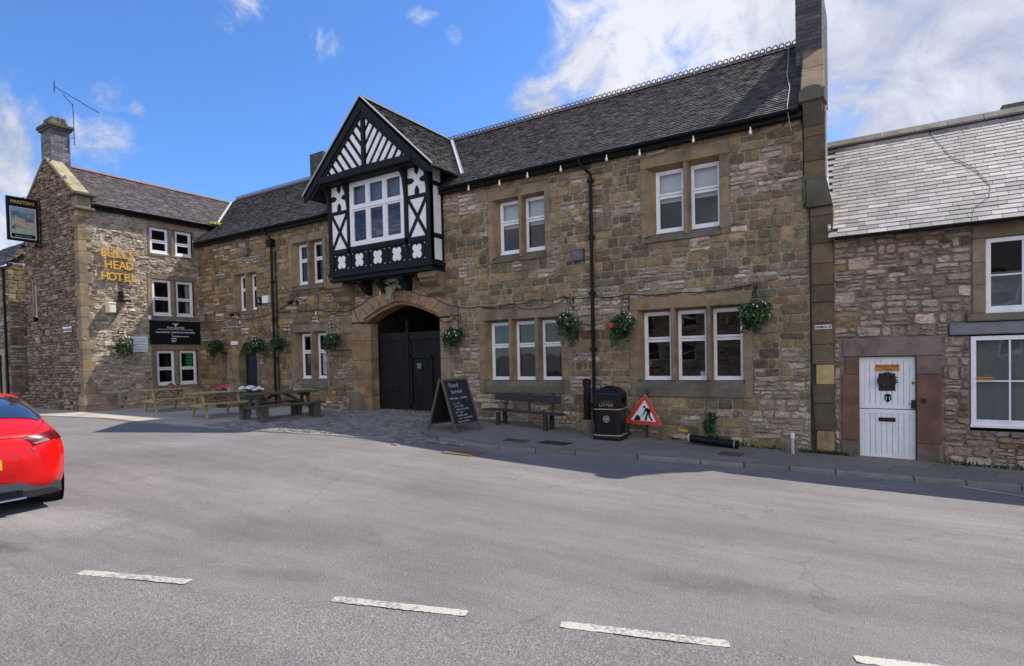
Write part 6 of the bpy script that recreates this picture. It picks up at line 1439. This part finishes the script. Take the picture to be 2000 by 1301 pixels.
# wreath on the cottage door
wr = thing('door_wreath', 'twig and leaf wreath hanging on the white stable door', 'wreath', (.17, 13.0, .98), world=True)
b = MB(); rnd = random.Random(2)
for k in range(5):
    b.tube([(.17+(.13+rnd.uniform(-.02, .02))*math.cos(a), 13.02+rnd.uniform(-.015, .01), .99+(.12+rnd.uniform(-.02, .02))*math.sin(a)) for a in [2*math.pi*i/16 for i in range(17)]], .010, 4, cap=False)
b.build('twig_ring', plain('twig', (.07, .045, .03)), wr)
b = MB()
for k in range(240):
    a = rnd.uniform(0, 6.28); leafball(b, (.17+.14*math.cos(a), 13.01, .99+.13*math.sin(a)), .035, 1, rnd, .022, 1, 0, [(.06, .055, .03), (.04, .05, .02), (.09, .06, .03)])
b.build('leaves', 'leaf', wr)
# ================================================================ red coupe
def coupe():
    RED = mat('red_paint', (.70, .004, .003), .32, 0, coat=.45, spec=.25)
    ang = .18
    g = -.10
    t = thing('parked_car', 'red coupe seen from behind at the left edge, its rear right corner in view', 'car', (-8.13, 2.07, g), math.pi-ang)
    # local: +x forward (away from the camera), y left; rear end at x=0
    ST = [
     (0.0, [(0, .50, .0), (.25, .50, .0), (.40, .52, .0), (.46, .60, .0), (.44, .70, .0), (.38, .76, .0), (.28, .79, .0), (.14, .80, .0), (0, .80, .0)]),
     (0.0, [(0, .36, .03), (.50, .36, .03), (.70, .40, .06), (.76, .56, .09), (.74, .76, .10), (.66, .86, .10), (.48, .905, .08), (.25, .92, .06), (0, .925, .05)]),
     (0.0, [(0, .25, .12), (.60, .25, .14), (.80, .34, .22), (.875, .58, .26), (.85, .80, .28), (.74, .93, .24), (.56, .965, .18), (.30, .985, .15), (0, .99, .14)]),
     (.42, [(0, .22, 0), (.68, .22, 0), (.87, .30, 0), (.915, .60, 0), (.885, .84, 0), (.79, .98, 0), (.66, 1.05, 0), (.42, 1.09, 0), (0, 1.10, 0)]),
     (.9, [(0, .20, 0), (.74, .20, 0), (.88, .28, 0), (.925, .60, 0), (.90, .84, 0), (.81, .98, 0), (.72, 1.15, 0), (.52, 1.23, 0), (0, 1.25, 0)]),
     (1.5, [(0, .18, 0), (.74, .18, 0), (.86, .26, 0), (.905, .58, 0), (.885, .82, 0), (.81, .96, 0), (.72, 1.20, 0), (.56, 1.32, 0), (0, 1.36, 0)]),
     (2.1, [(0, .18, 0), (.74, .18, 0), (.86, .26, 0), (.90, .56, 0), (.88, .80, 0), (.81, .94, 0), (.71, 1.20, 0), (.56, 1.34, 0), (0, 1.38, 0)]),
     (2.65, [(0, .18, 0), (.74, .18, 0), (.86, .26, 0), (.90, .56, 0), (.88, .79, 0), (.79, .91, 0), (.67, 1.12, 0), (.50, 1.25, 0), (0, 1.29, 0)]),
     (3.2, [(0, .2, 0), (.74, .2, 0), (.87, .28, 0), (.915, .56, 0), (.88, .77, 0), (.79, .87, 0), (.66, .94, 0), (.45, .98, 0), (0, 1.0, 0)]),
     (3.75, [(0, .22, 0), (.70, .22, 0), (.84, .30, 0), (.87, .54, 0), (.83, .70, 0), (.72, .77, 0), (.56, .81, 0), (.32, .84, 0), (0, .85, 0)]),
     (4.08, [(0, .26, 0), (.58, .26, 0), (.70, .34, 0), (.73, .50, 0), (.69, .60, 0), (.58, .66, 0), (.42, .69, 0), (.2, .71, 0), (0, .72, 0)]),
     (4.16, [(0, .42, 0), (.2, .42, 0), (.3, .44, 0), (.32, .5, 0), (.3, .55, 0), (.25, .57, 0), (.18, .58, 0), (.1, .59, 0), (0, .59, 0)])]
    pts = [[Vector((s[0]+p[2], p[0]*.955, p[1])) for p in s[1]] for s in ST]
    def cr(P, t_):
        n = len(P)-1; k = min(max(int(t_), 0), n-1); f = t_-k
        p0, p1, p2, p3 = P[max(k-1, 0)], P[k], P[k+1], P[min(k+2, n)]
        return .5*((2*p1)+(p2-p0)*f+(2*p0-5*p1+4*p2-p3)*f*f+(3*p1-p0-3*p2+p3)*f**3)
    def S(s, t_): return cr([cr(row, t_) for row in pts], s)
    NS, NT = 11, 8
    def patch(s0, s1, t0, t1, off_, ns, nt_, side=1, shape=None, name='x', mt='black', parent=t, thick=0):
        b = MB(); vs = []
        for i in range(ns+1):
            for j in range(nt_+1):
                s, q = s0+(s1-s0)*i/ns, t0+(t1-t0)*j/nt_
                if shape: s, q = shape(i/ns, j/nt_)
                p = S(s, q); e = .02; ds = S(min(s+e, NS), q)-S(max(s-e, 0), q); dt = S(s, min(q+e, NT))-S(s, max(q-e, 0))
                nr = dt.cross(ds) if dt.cross(ds).length > 1e-9 else Vector((0, 0, 1)); nr.normalize()
                c = Vector((2.0, 0, .6))
                if nr.dot(p-c) < 0: nr = -nr
                p = p+nr*off_; vs.append((p.x, p.y*side, p.z))
        b.add(vs, [(i*(nt_+1)+j, (i+1)*(nt_+1)+j, (i+1)*(nt_+1)+j+1, i*(nt_+1)+j+1) for i in range(ns) for j in range(nt_)])
        return b.build(name, mt, parent, smooth=True)
    b = MB(); ns, nt_ = 110, 40
    prof = []
    for i in range(ns+1):
        half = [S(NS*i/ns, NT*j/nt_) for j in range(nt_+1)]
        ring = [(p.x, max(p.y, 0), p.z) for p in half]+[(p.x, -max(p.y, 0), p.z) for p in half[::-1][1:-1]]; prof.append(ring)
    b.rings(prof); body = b.build('body', RED, t, smooth=True)
    gl = mat('car_glass', (.012, .015, .022), .03, 0, spec=.8, coat=1)
    for sd in (1, -1):
        pass
    # rear window, across both sides: one pane
    b = MB(); vs = []; n1, n2 = 16, 28
    for i in range(n1+1):
        for j in range(n2+1):
            f = i/n1; k = -1+2*j/n2; s = 3.12+1.75*f; wmax = 2.35-.55*f; q = 8-abs(k)**.9*wmax
            if f < .15: q = 8-(8-q)*(1-.12*(1-f/.15)*abs(k)**4)
            p = S(s, q); vs.append((p.x-.006, p.y*(1 if k >= 0 else -1), p.z+.007))
    b.add(vs, [(i*(n2+1)+j, (i+1)*(n2+1)+j, (i+1)*(n2+1)+j+1, i*(n2+1)+j+1) for i in range(n1) for j in range(n2)]); b.build('rear_window', gl, t, smooth=True)
    for sd in (1, -1):
        patch(3.9, 7.6, 5.15, 6.45, .006, 24, 6, sd, lambda a, c: (4.3+3.4*a, 5.1+(1.45-.9*abs(2*a-1)**3)*c), 'side_window', gl)
        tl = patch(0, 1, 0, 1, .008, 14, 8, sd, lambda a, c: ((.58+2.05*a)*(1-c)+(.86+1.7*a)*c, (4.85-.80*a)*(1-c)+(5.85-1.1*a)*c), 'tail_light', mat('tail_lens', (.10, .002, .003), .3, .35, 16, coat=0, spec=.25) if 'tail' not in MS else MS['tail'])
        patch(0, 1, 0, 1, .011, 10, 3, sd, lambda a, c: (.68+.5*a, 4.85+.30*c-.25*a), 'reversing_lamp', plain('clear_lens', (.30, .14, .14), .15), tl)
        patch(0, 1, 0, 1, .011, 10, 3, sd, lambda a, c: (1.7+.8*a, 4.4+.4*c), 'indicator_lens', plain('dark_lens', (.12, .004, .01), .1), tl)
    patch(9.2, 10.4, 4.2, 5.0, .006, 8, 5, 1, None, 'headlight', gl); patch(9.2, 10.4, 4.2, 5.0, .006, 8, 5, -1, None, 'headlight', gl)
    # windscreen
    b = MB(); vs = []
    for i in range(11):
        for j in range(25):
            s = 7.0+.95*i/10; k = -1+2*j/24; q = 8-abs(k)*2.0; p = S(s, q); vs.append((p.x+.006, p.y*(1 if k >= 0 else -1), p.z+.006))
    b.add(vs, [(i*25+j, (i+1)*25+j, (i+1)*25+j+1, i*25+j+1) for i in range(10) for j in range(24)]); b.build('windscreen', gl, t, smooth=True)
    # boot seam, bumper seam, diffuser
    def band(s0, s1, q0, q1, off_, name, mt, n=24):
        b = MB(); vs = []
        for i in range(n+1):
            k = -1+2*i/n
            for s, q in ((s0(abs(k)), q0(abs(k))), (s1(abs(k)), q1(abs(k)))):
                p = S(s, q); c = Vector((2, 0, .6)); d = (p-c); d.y *= .3; d.normalize(); p = p+d*off_; vs.append((p.x, p.y*(1 if k >= 0 else -1), p.z))
        b.add(vs, [(2*i, 2*i+2, 2*i+3, 2*i+1) for i in range(n)]); return b.build(name, mt, t)
    band(lambda k: .9+1.1*k**3, lambda k: .95+1.1*k**3, lambda k: 7.6-3.5*k, lambda k: 7.63-3.5*k, .006, 'boot_seam', 'black')
    for sd in (1, -1):
        b = MB(); P_ = [S(3.2-2.3*i/14, 5.62+.35*i/14) for i in range(15)]; b.tube([((p.x-.003), p.y*sd, p.z+.003) for p in P_], .005, 4, cap=False); b.build('hatch_seam', 'black', t)
    # diffuser: dark lower bumper wrapping round
    b = MB(); vs = []
    n = 30
    for i in range(n+1):
        y = -.80+1.6*i/n; a = abs(y)/.80; x = -.015+.20*a**3; zt = .40+.03*(1-a); 
        if a > .9: zt = .40-.06*(a-.9)/.1
        vs += [(x, y, zt), (x-.012, y, zt-.10), (x+.06, y, .22), (x+.35, y*.95, .20)]
    b.add(vs, [(4*i+k, 4*i+4+k, 4*i+5+k, 4*i+1+k) for i in range(n) for k in range(3)]); b.build('diffuser', plain('dark_grey_trim', (.045, .045, .05), .4), t, smooth=False)
    b = MB(); b.tube([(-.035, -.45, .245), (-.04, -.2, .235), (-.04, .2, .235), (-.035, .45, .245)], .010, 6); b.build('chrome_strip', plain('chrome', (.7, .7, .72), .12, metal=1), t)
    b = MB(); b.box(-.05, .05, -.42, .42, .265, .335); b.build('lower_grille', 'black', t)
    b = MB(); b.box(-.012, .02, -.26, .26, .575, .685); npz = b.build('number_plate', plain('plate_yellow', (.75, .50, .02), .4), t)
    text('registration', 'YK08 VJO', .105, .001, 'black', npz, face_mat((-.014, 0, .592), (0, -1, 0), (0, 0, 1)), sx=.82, bold=.003)
    o = S(1.05, 5.6); text('badge', 'TDI', .05, .003, 'chrome', t, face_mat((.035, -.50, .755), (-.05, -1, 0), (0, 0, 1)), sx=1.3)
    for wx in (.83, 3.32):
        for s in (-1, 1):
            b = MB(); b.T = Matrix.Translation((wx, s*.755, .325)) @ Matrix.Rotation(R(90)*-s, 4, 'X')
            b.lathe([(.20, -.12), (.30, -.125), (.325, -.10), (.327, 0), (.325, .10), (.30, .125), (.215, .12)], n=36); wh = b.build('wheel', plain('tyre', (.018, .018, .018), .85, bump=.6, bscale=60), t, smooth=False)
            b = MB(); b.T = Matrix.Translation((wx, s*.76, .325)) @ Matrix.Rotation(R(90)*-s, 4, 'X'); b.lathe([(.0, .085), (.05, .10), (.06, .08), (.06, .05), (.20, .05), (.22, .115)], n=30)
            for k in range(5):
                a = 2*math.pi*k/5; b.bar((.04*math.cos(a), .04*math.sin(a), .085), (.205*math.cos(a), .205*math.sin(a), .105), .06, .03, up=(0, 0, 1))
            b.build('rim', plain('alloy', (.5, .5, .52), .3, metal=.9), wh)
            b = MB(); b.T = Matrix.Translation((wx, s*.865, .335)) @ Matrix.Rotation(R(90)*-s, 4, 'X'); b.lathe([(0, -.0), (.365, -.0), (.365, .012), (0, .012)], n=36); b.build('wheel_arch', 'black', t)
    b = MB(); b.box(.3, 3.9, -.7, .7, .17, .24); b.build('underbody', 'black', t)
coupe()
